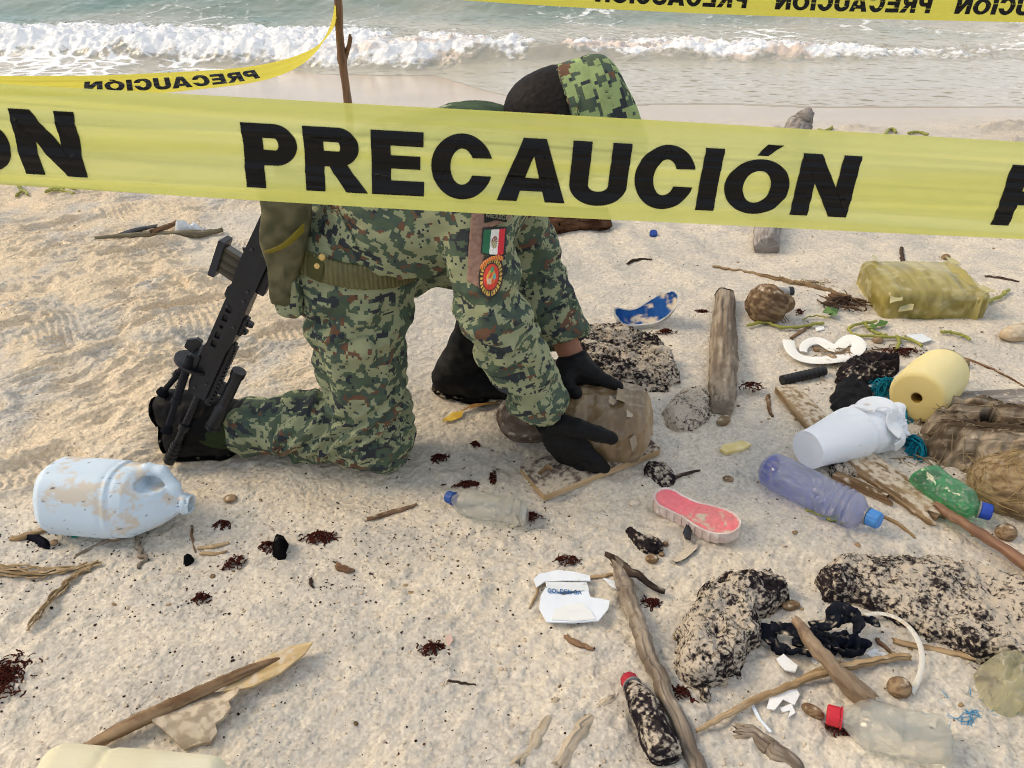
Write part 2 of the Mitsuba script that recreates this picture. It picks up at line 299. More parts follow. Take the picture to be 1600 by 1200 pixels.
def thing(name, label, cat, group=None, kind=None):
    k = name; i = 0
    while k in scene or k in _used or k in labels: i += 1; k = f'{name}_{i:03d}'
    _used.add(k); tag(k, label, cat, group, kind); return k
def one(name, label, cat, mesh, col, mat='matte', smooth=40, group=None, kind=None):
    k = thing(name, label, cat, group, kind); add(k, mesh, col, mat, smooth); return k

def N(v, f, seed=0, oct=3):
    return meshkit.fbm(np.asarray(v) * f, oct, seed)
def mixc(a, b, t):
    t = np.asarray(t)[:, None]; return np.asarray(a, float) * (1 - t) + np.asarray(b, float) * t
SANDC = np.array([0.58, 0.50, 0.39])
def dusted(base, amount=.5, f=60, seed=3, up=.5, sharp=.12, second=None, sf=20):
    """A colour that varies and carries clinging sand, more of it on what faces up."""
    base = np.asarray(base, float); second = base * .6 if second is None else np.asarray(second, float)
    def fn(v, n):
        c = mixc(base, second, sstep(.35, .65, N(v, sf, seed + 1)))
        c *= (.85 + .3 * N(v, f * 2.5, seed + 4, 2))[:, None]
        m = N(v, f, seed, 3) + .35 * (N(v, f * .25, seed + 9, 2) - .5) * 2 + up * (n[:, 2] - .5) * .5
        t = sstep(1 - amount - sharp, 1 - amount + sharp, m)
        s = SANDC * (.85 + .3 * N(v, 500, seed + 5, 1))[:, None]
        return c * (1 - t[:, None]) + s * t[:, None]
    return fn
def grain(a, b, axis=(1, 0, 0), f=160, stretch=14, seed=1, dirt=None, dirt_amt=0.0):
    """Wood: streaks along an axis."""
    a, b, axis = np.asarray(a, float), np.asarray(b, float), unit(axis)
    def fn(v, n):
        al = v @ axis
        q = (v - al[:, None] * axis) * f + (al * f / stretch)[:, None] * axis
        t = .7 * meshkit.fbm(q, 3, seed) + .3 * N(v, 25, seed + 3, 2)
        c = mixc(a, b, sstep(.36, .64, t))
        if dirt is not None:
            d = sstep(1 - dirt_amt - .1, 1 - dirt_amt + .1, N(v, 105, seed + 5, 3) + .25 * (n[:, 2] - .5))
            c = c * (1 - d[:, None]) + np.asarray(dirt, float) * d[:, None]
        return c
    return fn
def vary(a, b, f=30, seed=1, lo=.35, hi=.65):
    a, b = np.asarray(a, float), np.asarray(b, float)
    return lambda v, n: mixc(a, b, sstep(lo, hi, N(v, f, seed)))

# ---------------------------------------------------------------- modelling: distance fields and their surface
def smin(a, b, k):
    if k <= 0: return np.minimum(a, b)
    h = np.clip(.5 + .5 * (b - a) / k, 0, 1)
    return b * (1 - h) + a * h - k * h * (1 - h)
def d_cone(p, a, b, ra, rb):
    a, b = np.asarray(a, float), np.asarray(b, float); ab = b - a
    t = np.clip((p - a) @ ab / max(ab @ ab, 1e-12), 0, 1)
    return np.linalg.norm(p - a - t[:, None] * ab, axis=1) - (ra + (rb - ra) * t)
def d_ell(p, c, R, r):            # R: rows are the axes
    q = (p - np.asarray(c, float)) @ np.asarray(R, float).T
    r = np.asarray(r, float); k0 = np.linalg.norm(q / r, axis=1); k1 = np.linalg.norm(q / (r * r), axis=1)
    return k0 * (k0 - 1) / np.maximum(k1, 1e-9)
def d_box(p, c, R, h, rr=0.0):
    q = np.abs((p - np.asarray(c, float)) @ np.asarray(R, float).T) - (np.asarray(h, float) - rr)
    return np.linalg.norm(np.maximum(q, 0), axis=1) + np.minimum(q.max(1), 0) - rr
def chain(pts, rad, k=0.0):
    pts = [np.asarray(q, float) for q in pts]
    def f(p):
        d = None
        for i in range(len(pts) - 1):
            e = d_cone(p, pts[i], pts[i + 1], rad[i], rad[i + 1]); d = e if d is None else smin(d, e, k)
        return d
    return f
def frame(x, z=(0, 0, 1)):        # rows: x, y, z with x along the first, z near the second
    x = unit(x); y = unit(np.cross(z, x)); return np.array([x, y, np.cross(x, y)])
def surface(fn, lo, hi, h, coarse=4):
    """Surface nets of fn = 0 in the box lo..hi with cells of h, evaluated only near the surface."""
    lo, hi = np.asarray(lo, float), np.asarray(hi, float)
    nb = np.ceil((hi - lo) / (h * coarse)).astype(int)
    def pts(n, step, off):
        g = np.meshgrid(*[np.arange(m) * step + off for m in n], indexing='ij'); return np.stack([a.ravel() for a in g], 1) + lo
    dc = fn(pts(nb, h * coarse, h * (coarse - 1) / 2)).reshape(nb)
    d = np.repeat(np.repeat(np.repeat(dc, coarse, 0), coarse, 1), coarse, 2)
    m = np.abs(d) < h * coarse * 1.9
    idx = np.stack(np.nonzero(m), 1)
    d[m] = fn(idx * h + lo)
    s = d < 0; n = d.shape
    cs = np.zeros([k - 1 for k in n], np.int8)
    for a, b, c in np.ndindex(2, 2, 2): cs += s[a:n[0] - 1 + a, b:n[1] - 1 + b, c:n[2] - 1 + c]
    act = (cs > 0) & (cs < 8)
    ci = np.stack(np.nonzero(act), 1); num = np.full(act.shape, -1); num[act] = np.arange(len(ci))
    acc, cnt = np.zeros((len(ci), 3)), np.zeros(len(ci))
    for ax in range(3):
        o1, o2 = [k for k in range(3) if k != ax]
        for a, b in np.ndindex(2, 2):
            p0 = ci.copy(); p0[:, o1] += a; p0[:, o2] += b; p1 = p0.copy(); p1[:, ax] += 1
            d0, d1 = d[tuple(p0.T)], d[tuple(p1.T)]; x = (d0 < 0) != (d1 < 0)
            t = d0[x] / (d0[x] - d1[x]); q = p0[x].astype(float); q[:, ax] += t
            acc[x] += q; cnt[x] += 1
    v = acc / np.maximum(cnt, 1)[:, None] * h + lo
    F = []
    for ax in range(3):
        o1, o2 = [(1, 2), (2, 0), (0, 1)][ax]
        sl0 = [slice(1, -1)] * 3; sl0[ax] = slice(0, -1); sl1 = list(sl0); sl1[ax] = slice(1, None)
        s0, s1 = s[tuple(sl0)], s[tuple(sl1)]
        e = np.stack(np.nonzero(s0 != s1), 1)
        if not len(e): continue
        flip = s0[tuple(e.T)]; e = e + 1; e[:, ax] -= 1
        def cell(i, j):
            q = e.copy(); q[:, o1] -= i; q[:, o2] -= j; return num[tuple(q.T)]
        A, B, C, D = cell(1, 1), cell(0, 1), cell(0, 0), cell(1, 0)
        t1 = np.where(flip[:, None], np.stack([A, B, C], 1), np.stack([A, C, B], 1)); t2 = np.where(flip[:, None], np.stack([A, C, D], 1), np.stack([A, D, C], 1))
        F += [t1, t2]
    f = np.vstack(F); f = f[(f >= 0).all(1)]
    return trimesh.Trimesh(v, f, process=False)
def push(mesh, amount):           # moves the points along their normals
    n = vnormals(mesh); return trimesh.Trimesh(np.array(mesh.vertices) + n * np.asarray(amount)[:, None], mesh.faces, process=False)
def relax(mesh, it=4):
    trimesh.smoothing.filter_taubin(mesh, lamb=.5, nu=.52, iterations=it); return mesh

def tube(pts, rad, sides=10, cap=True, jitter=0.0, seed=0, flat=1.0):
    pts = np.asarray(pts, float); n = len(pts); rad = np.broadcast_to(np.asarray(rad, float), (n,))
    tan = np.gradient(pts, axis=0); tan /= np.linalg.norm(tan, axis=1, keepdims=True)
    u = unit(np.cross(tan[0], [0.12, 0.2, 1.0])); V = []
    r_ = np.random.default_rng(seed); J = 1 + jitter * r_.uniform(-1, 1, (n, sides)); a = np.arange(sides) * 2 * math.pi / sides
    for i in range(n):
        u = unit(u - tan[i] * (u @ tan[i])); w = np.cross(tan[i], u)
        V.append(pts[i] + (np.cos(a) * rad[i] * J[i])[:, None] * u + (np.sin(a) * rad[i] * J[i] * flat)[:, None] * w)
    V = np.vstack(V); i = (np.arange(n - 1)[:, None] * sides + np.arange(sides)[None]).ravel(); j = (np.arange(n - 1)[:, None] * sides + (np.arange(sides)[None] + 1) % sides).ravel()
    F = [np.stack([i, j, j + sides], 1), np.stack([i, j + sides, i + sides], 1)]
    if cap:
        k = np.arange(sides); c0, c1 = len(V), len(V) + 1; V = np.vstack([V, pts[0], pts[-1]]); e = (n - 1) * sides
        F += [np.stack([np.full(sides, c0), (k + 1) % sides, k], 1), np.stack([np.full(sides, c1), e + k, e + (k + 1) % sides], 1)]
    m = trimesh.Trimesh(V, np.vstack(F), process=False)
    al = np.concatenate([[0], np.cumsum(np.linalg.norm(np.diff(pts, axis=0), axis=1))]); ar = np.abs((a + math.pi) % (2 * math.pi) - math.pi)
    u_ = np.stack([np.repeat(al, sides), np.tile(ar, n) * np.repeat(np.full(n, rad.mean()), sides)], 1); m.metadata['uv'] = np.vstack([u_, [[al[0], 0], [al[-1], 0]]]) if cap else u_
    return m
def smooth_path(ctrl, n=24):
    c = np.asarray(ctrl, float); t = np.linspace(0, 1, len(c)); q = np.linspace(0, 1, n)
    from scipy.interpolate import CubicSpline, PchipInterpolator
    return CubicSpline(t, c)(q) if len(c) > 2 else np.array([lerp(c[0], c[-1], s) for s in q])
def lathe(prof, sides=40):        # prof: (radius, height) along +z
    prof = np.asarray(prof, float); a = np.arange(sides) * 2 * math.pi / sides; n = len(prof)
    V = np.stack([np.outer(prof[:, 0], np.cos(a)), np.outer(prof[:, 0], np.sin(a)), np.repeat(prof[:, 1][:, None], sides, 1)], -1).reshape(-1, 3)
    i = (np.arange(n - 1)[:, None] * sides + np.arange(sides)[None]).ravel(); j = (np.arange(n - 1)[:, None] * sides + (np.arange(sides)[None] + 1) % sides).ravel()
    return trimesh.Trimesh(V, np.vstack([np.stack([i, j, j + sides], 1), np.stack([i, j + sides, i + sides], 1)]), process=False)
def rbox(h, r=.003):              # a rounded box as the hull of eight spheres
    h = np.asarray(h, float); r = min(r, h.min() * .95); s = manifold3d.Manifold.sphere(r, 12)
    return manifold3d.Manifold.batch_hull([s.translate([a * (h[0] - r), b * (h[1] - r), c * (h[2] - r)]) for a in (-1, 1) for b in (-1, 1) for c in (-1, 1)])
def tm(m):
    if isinstance(m, trimesh.Trimesh): return m
    q = m.to_mesh(); return trimesh.Trimesh(np.array(q.vert_properties[:, :3], float), np.array(q.tri_verts), process=False)
def place(mesh, R, o):            # R rows: where the mesh's x, y, z point
    m = tm(mesh); return trimesh.Trimesh(np.array(m.vertices) @ np.asarray(R, float) + np.asarray(o, float), m.faces, process=False)
def join(ms): return trimesh.util.concatenate([tm(m) for m in ms])
def refine(mesh, L):
    v, f = trimesh.remesh.subdivide_to_size(np.array(tm(mesh).vertices), np.array(tm(mesh).faces), L, max_iter=12)
    m = trimesh.Trimesh(v, f, process=True); return m
def extr(poly, depth):            # polygon in xy, extruded in z
    poly = poly if hasattr(poly, 'exterior') else Polygon(poly)
    return trimesh.creation.extrude_polygon(poly.buffer(0), depth, engine='earcut')

# ---------------------------------------------------------------- the kneeling person
def camo_fn(R, s=0.0039, pale=(0.262, 0.285, 0.172), seed=0.0):
    R = np.asarray(R, float)
    def fn(p, n, uv):
        q = [p.x * R[i, 0] + p.y * R[i, 1] + p.z * R[i, 2] for i in range(3)]
        m = [dr.abs(n.x * R[i, 0] + n.y * R[i, 1] + n.z * R[i, 2]) for i in range(3)]
        side = (m[1] >= m[0] * 0.8) & (m[1] >= m[2] * 0.8)
        a = dr.select(side, q[0], dr.select(m[0] > m[2], q[1], q[0])); b = dr.select(side, q[2], dr.select(m[0] > m[2], q[2], q[1]))
        a = (dr.floor(a / s) + 0.5) * s; b = (dr.floor(b / s) + 0.5) * s
        k = seed + dr.select(side, 0.0, 7.3)
        def field(fa, fb, off, jag):
            return mikit.fbm(a * fa, b * fb, k + off, octaves=2) + jag * (mikit.noise(a * 110, b * 110, k + off + 20) - 0.5)
        f1, f2, f3 = field(22, 50, 1.3, .60), field(22, 56, 5.7, .52), field(18, 36, 11.1, .46)
        tiny = mikit.cell_rand(dr.floor(a / s), dr.floor(b / s), 3)
        c = mikit.mix((0.078, 0.108, 0.072), (0.062, 0.088, 0.072), mikit.smoothstep(.4, .6, f3))
        c = dr.select(f3 > 0.68, mi.Color3f(0.135, 0.075, 0.048), c)
        c = dr.select(f1 > 0.50, mi.Color3f(*pale), c)
        c = dr.select((f2 > 0.69) | ((tiny > 0.975) & (f1 > .45)), mi.Color3f(0.036, 0.042, 0.048), c)
        return c * (0.88 + 0.24 * mikit.noise(p.x * 60, p.y * 60, p.z * 60))
    return fn
def cloth_bump(p, n, uv):
    return 0.0002 * dr.sin(p.x * 2900 + p.y * 900) * dr.sin(p.z * 2900) + 0.0060 * mikit.fbm(p.x * 30, p.y * 30, p.z * 30, octaves=3)
def camo_mat(name, R, **kw):
    scene[name] = two({'type': 'bumpmap', 'nested_texture': proc(cloth_bump, 1.2e-3), 'scale': 1.0, 'nested_bsdf': {'type': 'principled', 'base_color': proc(camo_fn(R, **kw)), 'roughness': 0.9, 'specular': 0.12}})
def ry(deg):
    a = math.radians(deg); return np.array([[math.cos(a), 0, -math.sin(a)], [0, 1, 0], [math.sin(a), 0, math.cos(a)]])
camo_mat('camo_legs', ry(4), seed=2.0)
camo_mat('camo_arms', ry(-17), seed=9.0)
camo_mat('camo_body', ry(24), seed=4.0)

J = dict(hipR=W(549, 408, 1.43), kneeR=W(582, 678, 1.375), ankR=W(392, 664, 1.405), hipL=W(600, 378, 1.62), kneeL=W(818, 394, 1.67), ankL=W(716, 580, 1.665),
         waist=W(573, 360, 1.52), mid=W(640, 312, 1.50), chest=W(722, 288, 1.50), neck=W(792, 240, 1.5),
         shR=W(737, 292, 1.36), elR=W(768, 492, 1.275), wrR=W(852, 642, 1.362), shL=W(772, 250, 1.66), elL=W(824, 404, 1.62), wrL=W(890, 548, 1.515))
band = W(906, 190, 1.50); H_up = unit([.95, .10, .28]); H_face = np.array([.30, -.12, -.93]); H_face = unit(H_face - H_up * (H_face @ H_up)); H_side = np.cross(H_up, H_face)
HR = np.array([H_face, H_side, H_up]); head_c = band - H_up * .050 - H_face * .010

def legs_sdf(p, g=0.0):
    k = .05
    d = smin(d_cone(p, J['hipR'], lerp(J['hipR'], J['kneeR'], .55), .108, .084), d_cone(p, lerp(J['hipR'], J['kneeR'], .55), J['kneeR'], .084, .068), .02)
    d = smin(d, d_cone(p, J['kneeR'] + [.012, 0, -.005], lerp(J['kneeR'], J['ankR'], .5) + [0, 0, .006], .066, .058), .035)
    d = smin(d, d_cone(p, lerp(J['kneeR'], J['ankR'], .5) + [0, 0, .006], J['ankR'], .058, .050), .02)
    e = smin(d_cone(p, J['hipL'], J['kneeL'], .105, .078), d_cone(p, J['kneeL'], lerp(J['kneeL'], J['ankL'], .55), .070, .058), .03)
    d = smin(d, e, k)
    d = smin(d, d_ell(p, J['waist'] + [-.015, .0, -.035], np.eye(3), [.145, .165, .115]), .05)
    return d - g
def arms_sdf(p):
    d = smin(d_cone(p, J['shR'], J['elR'], .070, .055), d_cone(p, J['elR'], J['wrR'], .054, .040), .02)
    e = smin(d_cone(p, J['shL'], J['elL'], .073, .056), d_cone(p, J['elL'], J['wrL'], .056, .041), .02)
    return np.minimum(d, e)
def torso_sdf(p):
    d = smin(d_ell(p, J['waist'] + [.0, 0, .005], np.eye(3), [.148, .165, .075]), d_cone(p, J['mid'], J['chest'], .135, .122), .07)
    d = smin(d, d_cone(p, J['mid'] + [0, -.06, 0], J['chest'] + [0, -.08, 0], .11, .10), .06)
    d = smin(d, d_cone(p, J['mid'] + [0, .06, 0], J['chest'] + [0, .08, 0], .11, .10), .06)
    d = smin(d, d_cone(p, J['shR'] + [0, .02, .01], J['shL'] + [0, -.02, .01], .074, .074), .05)
    return smin(d, d_cone(p, J['chest'], J['neck'] - [.03, 0, .01], .09, .062), .04)
w_ax = unit([.20, .05, 1.0])                                        # the belt's axis
def jacket_sdf(p):
    hem = -((p - J['waist']) @ w_ax) - .004 - .008 * np.cos((p[:, 0] - J['waist'][0]) * 9)
    d = smin(np.maximum(torso_sdf(p) - .013, hem), arms_sdf(p), .028)
    for wr, el in ((J['wrR'], J['elR']), (J['wrL'], J['elL'])):       # sleeve ends with a turned cuff
        ax = unit(wr - el); t = (p - wr) @ ax; near = np.linalg.norm(p - wr, axis=1) < .16
        cuff = np.where(near & (t > -.092) & (t < .05), .0055, 0.0)
        d = np.where(near, np.maximum(d - cuff, t + .030), d)
    return d
def folds(v, axis, f_long, f_across, seed):
    axis = unit(axis); al = (v @ axis)[:, None]
    q = al * axis * f_long + (v - al * axis) * f_across
    n = meshkit.fbm(q, 2, seed); return 1 - np.abs(2 * n - 1) * 2

person = thing('person', 'soldier in green digital camouflage, cap and black gloves kneeling over a wrapped package', 'person')
# body under the clothes: head with its face, neck, torso, arms and legs in one skin
def body_sdf(p):
    d = d_ell(p, head_c + H_up * .016, HR, [.094, .074, .090])
    d = smin(d, d_ell(p, head_c + H_face * .045 - H_up * .055, HR, [.048, .050, .062]), .03)                    # jaw
    d = smin(d, d_cone(p, head_c + H_face * .092 - H_up * .004, head_c + H_face * .112 - H_up * .042, .007, .014), .014)     # nose
    for s in (-1, 1):
        d = smin(d, d_ell(p, head_c + H_side * s * .076 - H_up * .022 - H_face * .008, HR, [.016, .007, .026]), .006)      # ears
        d = smin(d, d_cone(p, head_c + H_face * .085 + H_side * s * .016 + H_up * .012, head_c + H_face * .078 + H_side * s * .045 + H_up * .012, .010, .009), .012)
        eye = d_ell(p, head_c + H_face * .090 + H_side * s * .032 - H_up * .008, HR, [.012, .017, .009]); d = np.maximum(d, -eye + .002)
    for q in (-.062, -.072): d = smin(d, d_cone(p, head_c + H_face * .094 + H_side * .02 + H_up * q, head_c + H_face * .094 - H_side * .02 + H_up * q, .006, .006), .008)   # lips
    d = smin(d, d_cone(p, J['neck'], head_c - H_up * .05 + H_face * .005, .058, .052), .03)
    d = smin(d, d_cone(p, J['chest'], J['neck'], .085, .06), .04)
    d = smin(d, d_cone(p, J['waist'], J['chest'], .10, .10), .03)
    for s in 'RL':
        arm = smin(d_cone(p, J['sh' + s], J['el' + s], .048, .040), d_cone(p, J['el' + s], J['wr' + s] + .035 * unit(J['wr' + s] - J['el' + s]), .038, .0275), .02)
        d = smin(d, smin(arm, d_cone(p, J['chest'], J['sh' + s], .06, .048), .02), .02)
        leg = smin(d_cone(p, J['hip' + s], J['knee' + s], .075, .05), d_cone(p, J['knee' + s], J['ank' + s], .045, .035), .02)
        d = smin(d, smin(leg, d_cone(p, J['waist'], J['hip' + s], .09, .07), .02), .02)
    return d
body = surface(body_sdf, [-.66, 1.12, -.02], [.34, 1.86, .98], .0062)
skin = np.array([.24, .10, .052])
add(person, body, lambda v, n: mixc(skin * .85, skin * 1.15, N(v, 30, 3)), 'satin', True)
def hair_sdf(p):
    d = smin(d_ell(p, head_c + H_up * .016, HR, [.102, .080, .094]), d_cone(p, head_c - H_face * .035 - H_up * .03, W(846, 206, 1.5), .054, .046), .03)
    q = (p - head_c) @ HR.T
    cut = np.maximum(q[:, 2] - .062, q[:, 0] - .030 - .25 * q[:, 2]); cut = np.maximum(cut, -.135 - q[:, 2] + .30 * q[:, 0])
    ear = np.linalg.norm((q - [.0, 0, -.02]) * [1, 0, 1], axis=1); side = np.abs(q[:, 1]) > .05
    return np.maximum(np.maximum(d, cut), np.where(side, .034 - ear, -1))
hair = surface(hair_sdf, head_c - .14, head_c + .14, .0038)
add('person__hair', push(hair, .0025 * (N(hair.vertices, 160, 4, 2) - .5)), lambda v, n: mixc([.004, .0035, .004], [.022, .018, .017], N(v, 330, 2, 2)), 'dark', True)

# cap: side wall that leans with the crown, seamed top, visor at the front
def cap_local(p): return (p - band) @ HR.T
def cap_sdf(p):
    q = cap_local(p); z = q[:, 2]; top = .098 + .16 * q[:, 0]
    rad = .102 - .014 * sstep(.03, .10, z); r = np.hypot(q[:, 0] * .93, q[:, 1] * 1.10)
    k = .018; a, b = r - rad, z - top
    outer = np.minimum(np.maximum(a, b), 0) ; m = np.maximum(np.stack([a + k, b + k], 1), 0); outer = np.linalg.norm(m, axis=1) - k + np.minimum(np.maximum(a + k, b + k), 0)
    d = np.maximum(outer, -z - .022)
    d = d - .0022 * (np.abs(z - .034) < .002) * 0
    return np.maximum(d, -np.maximum(r - .093, z - .05))
cap = surface(cap_sdf, band - .16, band + .17, .0045)
cq = cap_local(np.array(cap.vertices))
cap = push(cap, -.0022 * np.exp(-((cq[:, 2] - .030) / .0022) ** 2) + .005 * folds(np.array(cap.vertices), H_up, 7, 12, 3) * sstep(.03, .06, cq[:, 2]) * .7)
camo_mat('camo_cap', HR[[0, 1, 2]] @ np.eye(3), s=0.0058, pale=(0.26, 0.34, 0.15), seed=14.0)
scene['person__cap'] = ply(cap, 'camo_cap', smooth=True); labels['person__cap'] = {'label': 'camouflage field cap with a short visor'}
def visor_sdf(p):
    q = cap_local(p); r = np.hypot(q[:, 0] - .03, q[:, 1] * 1.0)
    return np.maximum(np.maximum(np.abs(q[:, 2] + .012 + .25 * (q[:, 0] - .08) + 3 * q[:, 1] ** 2) - .0025, r - .118), .088 - np.hypot(q[:, 0], q[:, 1] * 1.1))
scene['person__cap__visor'] = ply(surface(visor_sdf, band - .17, band + .17, .004), 'camo_cap', smooth=True)

# trousers
tr = surface(legs_sdf, [-.66, 1.1, -.04], [.32, 1.86, .66], .0062)
V = np.array(tr.vertices)
wv = (V - J['waist']) @ w_ax
shin = sstep(J['kneeR'][0] - .02, J['kneeR'][0] - .14, V[:, 0]) * (V[:, 2] < .2)
amt = .0150 * (folds(V, [0.2, 0, 1], 6, 15, 31) - .15) + .0055 * folds(V, [0.3, 0, 1], 34, 11, 41) * (1 - shin) + .013 * folds(V, [1, 0, 0], 9, 16, 32) * shin
kb = np.exp(-((V[:, 2] - .13 - .35 * (V[:, 0] - J['kneeR'][0])) / .055) ** 2) * (np.abs(V[:, 0] - J['kneeR'][0]) < .2) * (V[:, 1] < 1.5)
amt += kb * .009 * np.sin((V[:, 2] - .8 * V[:, 0]) * 190 + 5 * N(V, 9, 77, 2))
amt += .008 * np.sin((V[:, 2] * .9 - V[:, 0] * .55) * 95 + 7 * N(V, 6, 78, 2)) * np.exp(-((V[:, 2] - .36) / .07) ** 2)
tr = push(tr, amt * (1 - .85 * np.exp(-((wv + .02) / .05) ** 2)))
# a cargo pocket on the thigh and a stitched seam raised from the cloth
def shift(mesh, poly_px, Y, off, soft=.006, side=1):
    v = np.array(mesh.vertices); poly = np.array([[*W(a, b, Y)[[0, 2]]] for a, b in poly_px]); n = vnormals(mesh)
    s = d_poly(v[:, [0, 2]], poly); m = sstep(soft, -soft, s) * (n[:, 1] < .25)
    return push(mesh, off * m)
def d_poly(q, P):
    d = np.full(len(q), 1e9); ins = np.zeros(len(q), bool); n = len(P)
    for i in range(n):
        a, b = P[i], P[(i + 1) % n]; e = b - a; w = q - a; t = np.clip(w @ e / (e @ e), 0, 1)
        d = np.minimum(d, ((w - t[:, None] * e) ** 2).sum(1))
        c = (a[1] > q[:, 1]) != (b[1] > q[:, 1])
        with np.errstate(divide='ignore', invalid='ignore'): ins ^= c & (q[:, 0] < (b[0] - a[0]) * (q[:, 1] - a[1]) / (b[1] - a[1]) + a[0])
    d = np.sqrt(d); return np.where(ins, -d, d)
tr = shift(tr, [(497, 548), (580, 535), (596, 640), (528, 662)], 1.30, .006, .003)
tr = shift(tr, [(492, 536), (582, 520), (586, 556), (498, 572)], 1.30, .005, .003)
F = np.array(tr.faces); cutk = (wv < .035)[F].all(1)
scene['person__trousers'] = ply(trimesh.Trimesh(tr.vertices, F[cutk], process=False), 'camo_legs', smooth=True)

# jacket: torso and sleeves are separate cloth
jk = surface(jacket_sdf, [-.62, 1.08, .08], [.34, 1.86, .88], .0062)
V = np.array(jk.vertices)
dR = np.minimum(d_cone(V, J['shR'], J['elR'], 0, 0), d_cone(V, J['elR'], J['wrR'], 0, 0)); dL = np.minimum(d_cone(V, J['shL'], J['elL'], 0, 0), d_cone(V, J['elL'], J['wrL'], 0, 0))
arm = (torso_sdf(V) > .012) & (np.minimum(dR, dL) < .11)
am = sstep(-.005, .03, torso_sdf(V))
amt = am * (.015 * folds(V, J['wrR'] - J['shR'], 13, 12, 35) * (.6 + .8 * sstep(.55, .3, V[:, 2])) + .005 * np.sin((V[:, 2] + .5 * V[:, 0]) * 120 + 9 * N(V, 7, 36, 2)) * np.exp(-((V[:, 2] - .40) / .07) ** 2)) + (1 - am) * (.013 * folds(V, [.9, 0, .4], 5, 12, 37))
jk = push(jk, amt)
V = np.array(jk.vertices)
F = np.array(jk.faces); af = arm[F].sum(1) >= 2; rf = af & (V[F].mean(1)[:, 1] < 1.5)
scene['person__jacket'] = ply(trimesh.Trimesh(V, F[~af], process=False), 'camo_body', smooth=True)
scene['person__sleeve'] = ply(trimesh.Trimesh(V, F[rf], process=False), 'camo_arms', smooth=True)
scene['person__sleeve_001'] = ply(trimesh.Trimesh(V, F[af & ~rf], process=False), 'camo_arms', smooth=True)
jtree = cKDTree(V); jn = vnormals(jk); ttree = cKDTree(tr.vertices); tn = vnormals(tr)
def cloth_d(tree, verts, nrm):
    def f(p):
        _, i = tree.query(p); return ((p - verts[i]) * nrm[i]).sum(1)
    return f
on_jacket, on_legs = cloth_d(jtree, V, jn), cloth_d(ttree, np.array(tr.vertices), tn)
def shell(sd, poly_px, Y, off, th, h=.0022, pad=.10, edge=0.0):
    """A piece of cloth lying on the clothing, cut to an outline seen from the side."""
    poly = np.array([[*W(a, b, Y)[[0, 2]]] for a, b in poly_px])
    def f(p):
        s = d_poly(p[:, [0, 2]], poly); q = np.stack([s, np.abs(sd(p) - off) - th], 1)
        return np.linalg.norm(np.maximum(q + edge, 0), axis=1) + np.minimum(q.max(1) + edge, 0) - edge
    lo = [poly[:, 0].min() - .01, Y - pad, poly[:, 1].min() - .01]; hi = [poly[:, 0].max() + .01, Y + pad, poly[:, 1].max() + .01]
    return surface(f, lo, hi, h)
# belt with its rivets and buckle
def belt_sdf(p):
    z = (p - J['waist']) @ w_ax + .020
    d = legs_sdf(p) - .007
    q = np.stack([np.abs(z) - .0225, np.abs(d) - .003], 1)
    return np.linalg.norm(np.maximum(q, 0), axis=1) + np.minimum(q.max(1), 0) - .001
belt = surface(belt_sdf, [-.60, 1.24, .34], [-.05, 1.80, .60], .0034)
ang = lambda v: np.arctan2(v[:, 1] - J['waist'][1], v[:, 0] - J['waist'][0])
belt = push(belt, .0012 * (np.sin(ang(np.array(belt.vertices)) * 140) > 0) - .0006)
add('person__belt', belt, lambda v, n: mixc([.072, .068, .022], [.15, .14, .055], .15 + .75 * (np.sin(ang(v) * 140) > 0) * N(v, 60, 2, 2) * 1.4), 'satin', True)
labels['person__belt'] = {'label': 'olive woven belt with two brass rivets'}
def on_belt(px, py):
    r = ray(px, py); t = np.linspace(1.2, 1.9, 900); p = CAM + np.outer(t, r); d = belt_sdf(p); i = int(np.argmax(d < .0015)); return p[i]
for a, b in ((503, 402), (496, 416)):
    c = on_belt(a, b); nn = unit(c - (J['waist'] + [0, .02, -.04])); nn[2] *= .3; nn = unit(nn)
    add('person__belt__rivet', place(lathe([(0.0001, .0035), (.004, .0035), (.0062, .002), (.0066, -.002)], 20), frame(np.cross([0, 0, 1], nn), nn), c), (.62, .42, .14), 'gloss', 40)
bk = [(636, 398), (660, 392), (668, 418), (642, 428)]
add('person__belt__buckle', shell(lambda p: legs_sdf(p) - .007, bk, 1.36, .005, .003, .002, .16), (.035, .028, .018), 'satin', True)
add('person__belt__keeper', shell(lambda p: legs_sdf(p) - .007, [(486, 388), (514, 398), (510, 426), (484, 418)], 1.36, .005, .002, .002, .16), (.07, .07, .025), 'cloth', True)
# jacket pocket flap with its button
scene['person__pocket_flap'] = ply(shell(on_jacket, [(508, 332), (530, 322), (566, 366), (524, 381), (508, 365)], 1.37, .0035, .003, .0024, .12, .001), 'camo_body', smooth=True)
def on_cloth(px, py, sd, lo=1.1, hi=1.9):
    r = ray(px, py); t = np.linspace(lo, hi, 700); p = CAM + np.outer(t, r); d = sd(p); i = int(np.argmax(d < .004)); return p[i]
b_ = on_cloth(510, 341, on_jacket); add('person__button', place(lathe([(.0001, .002), (.0045, .002), (.0062, .004), (.0068, .001), (.0068, -.003)], 20), frame([1, 0, 0], [0, -.85, .5]), b_ + np.array([0, -.004, .002])), (.03, .035, .03), 'satin', 40)
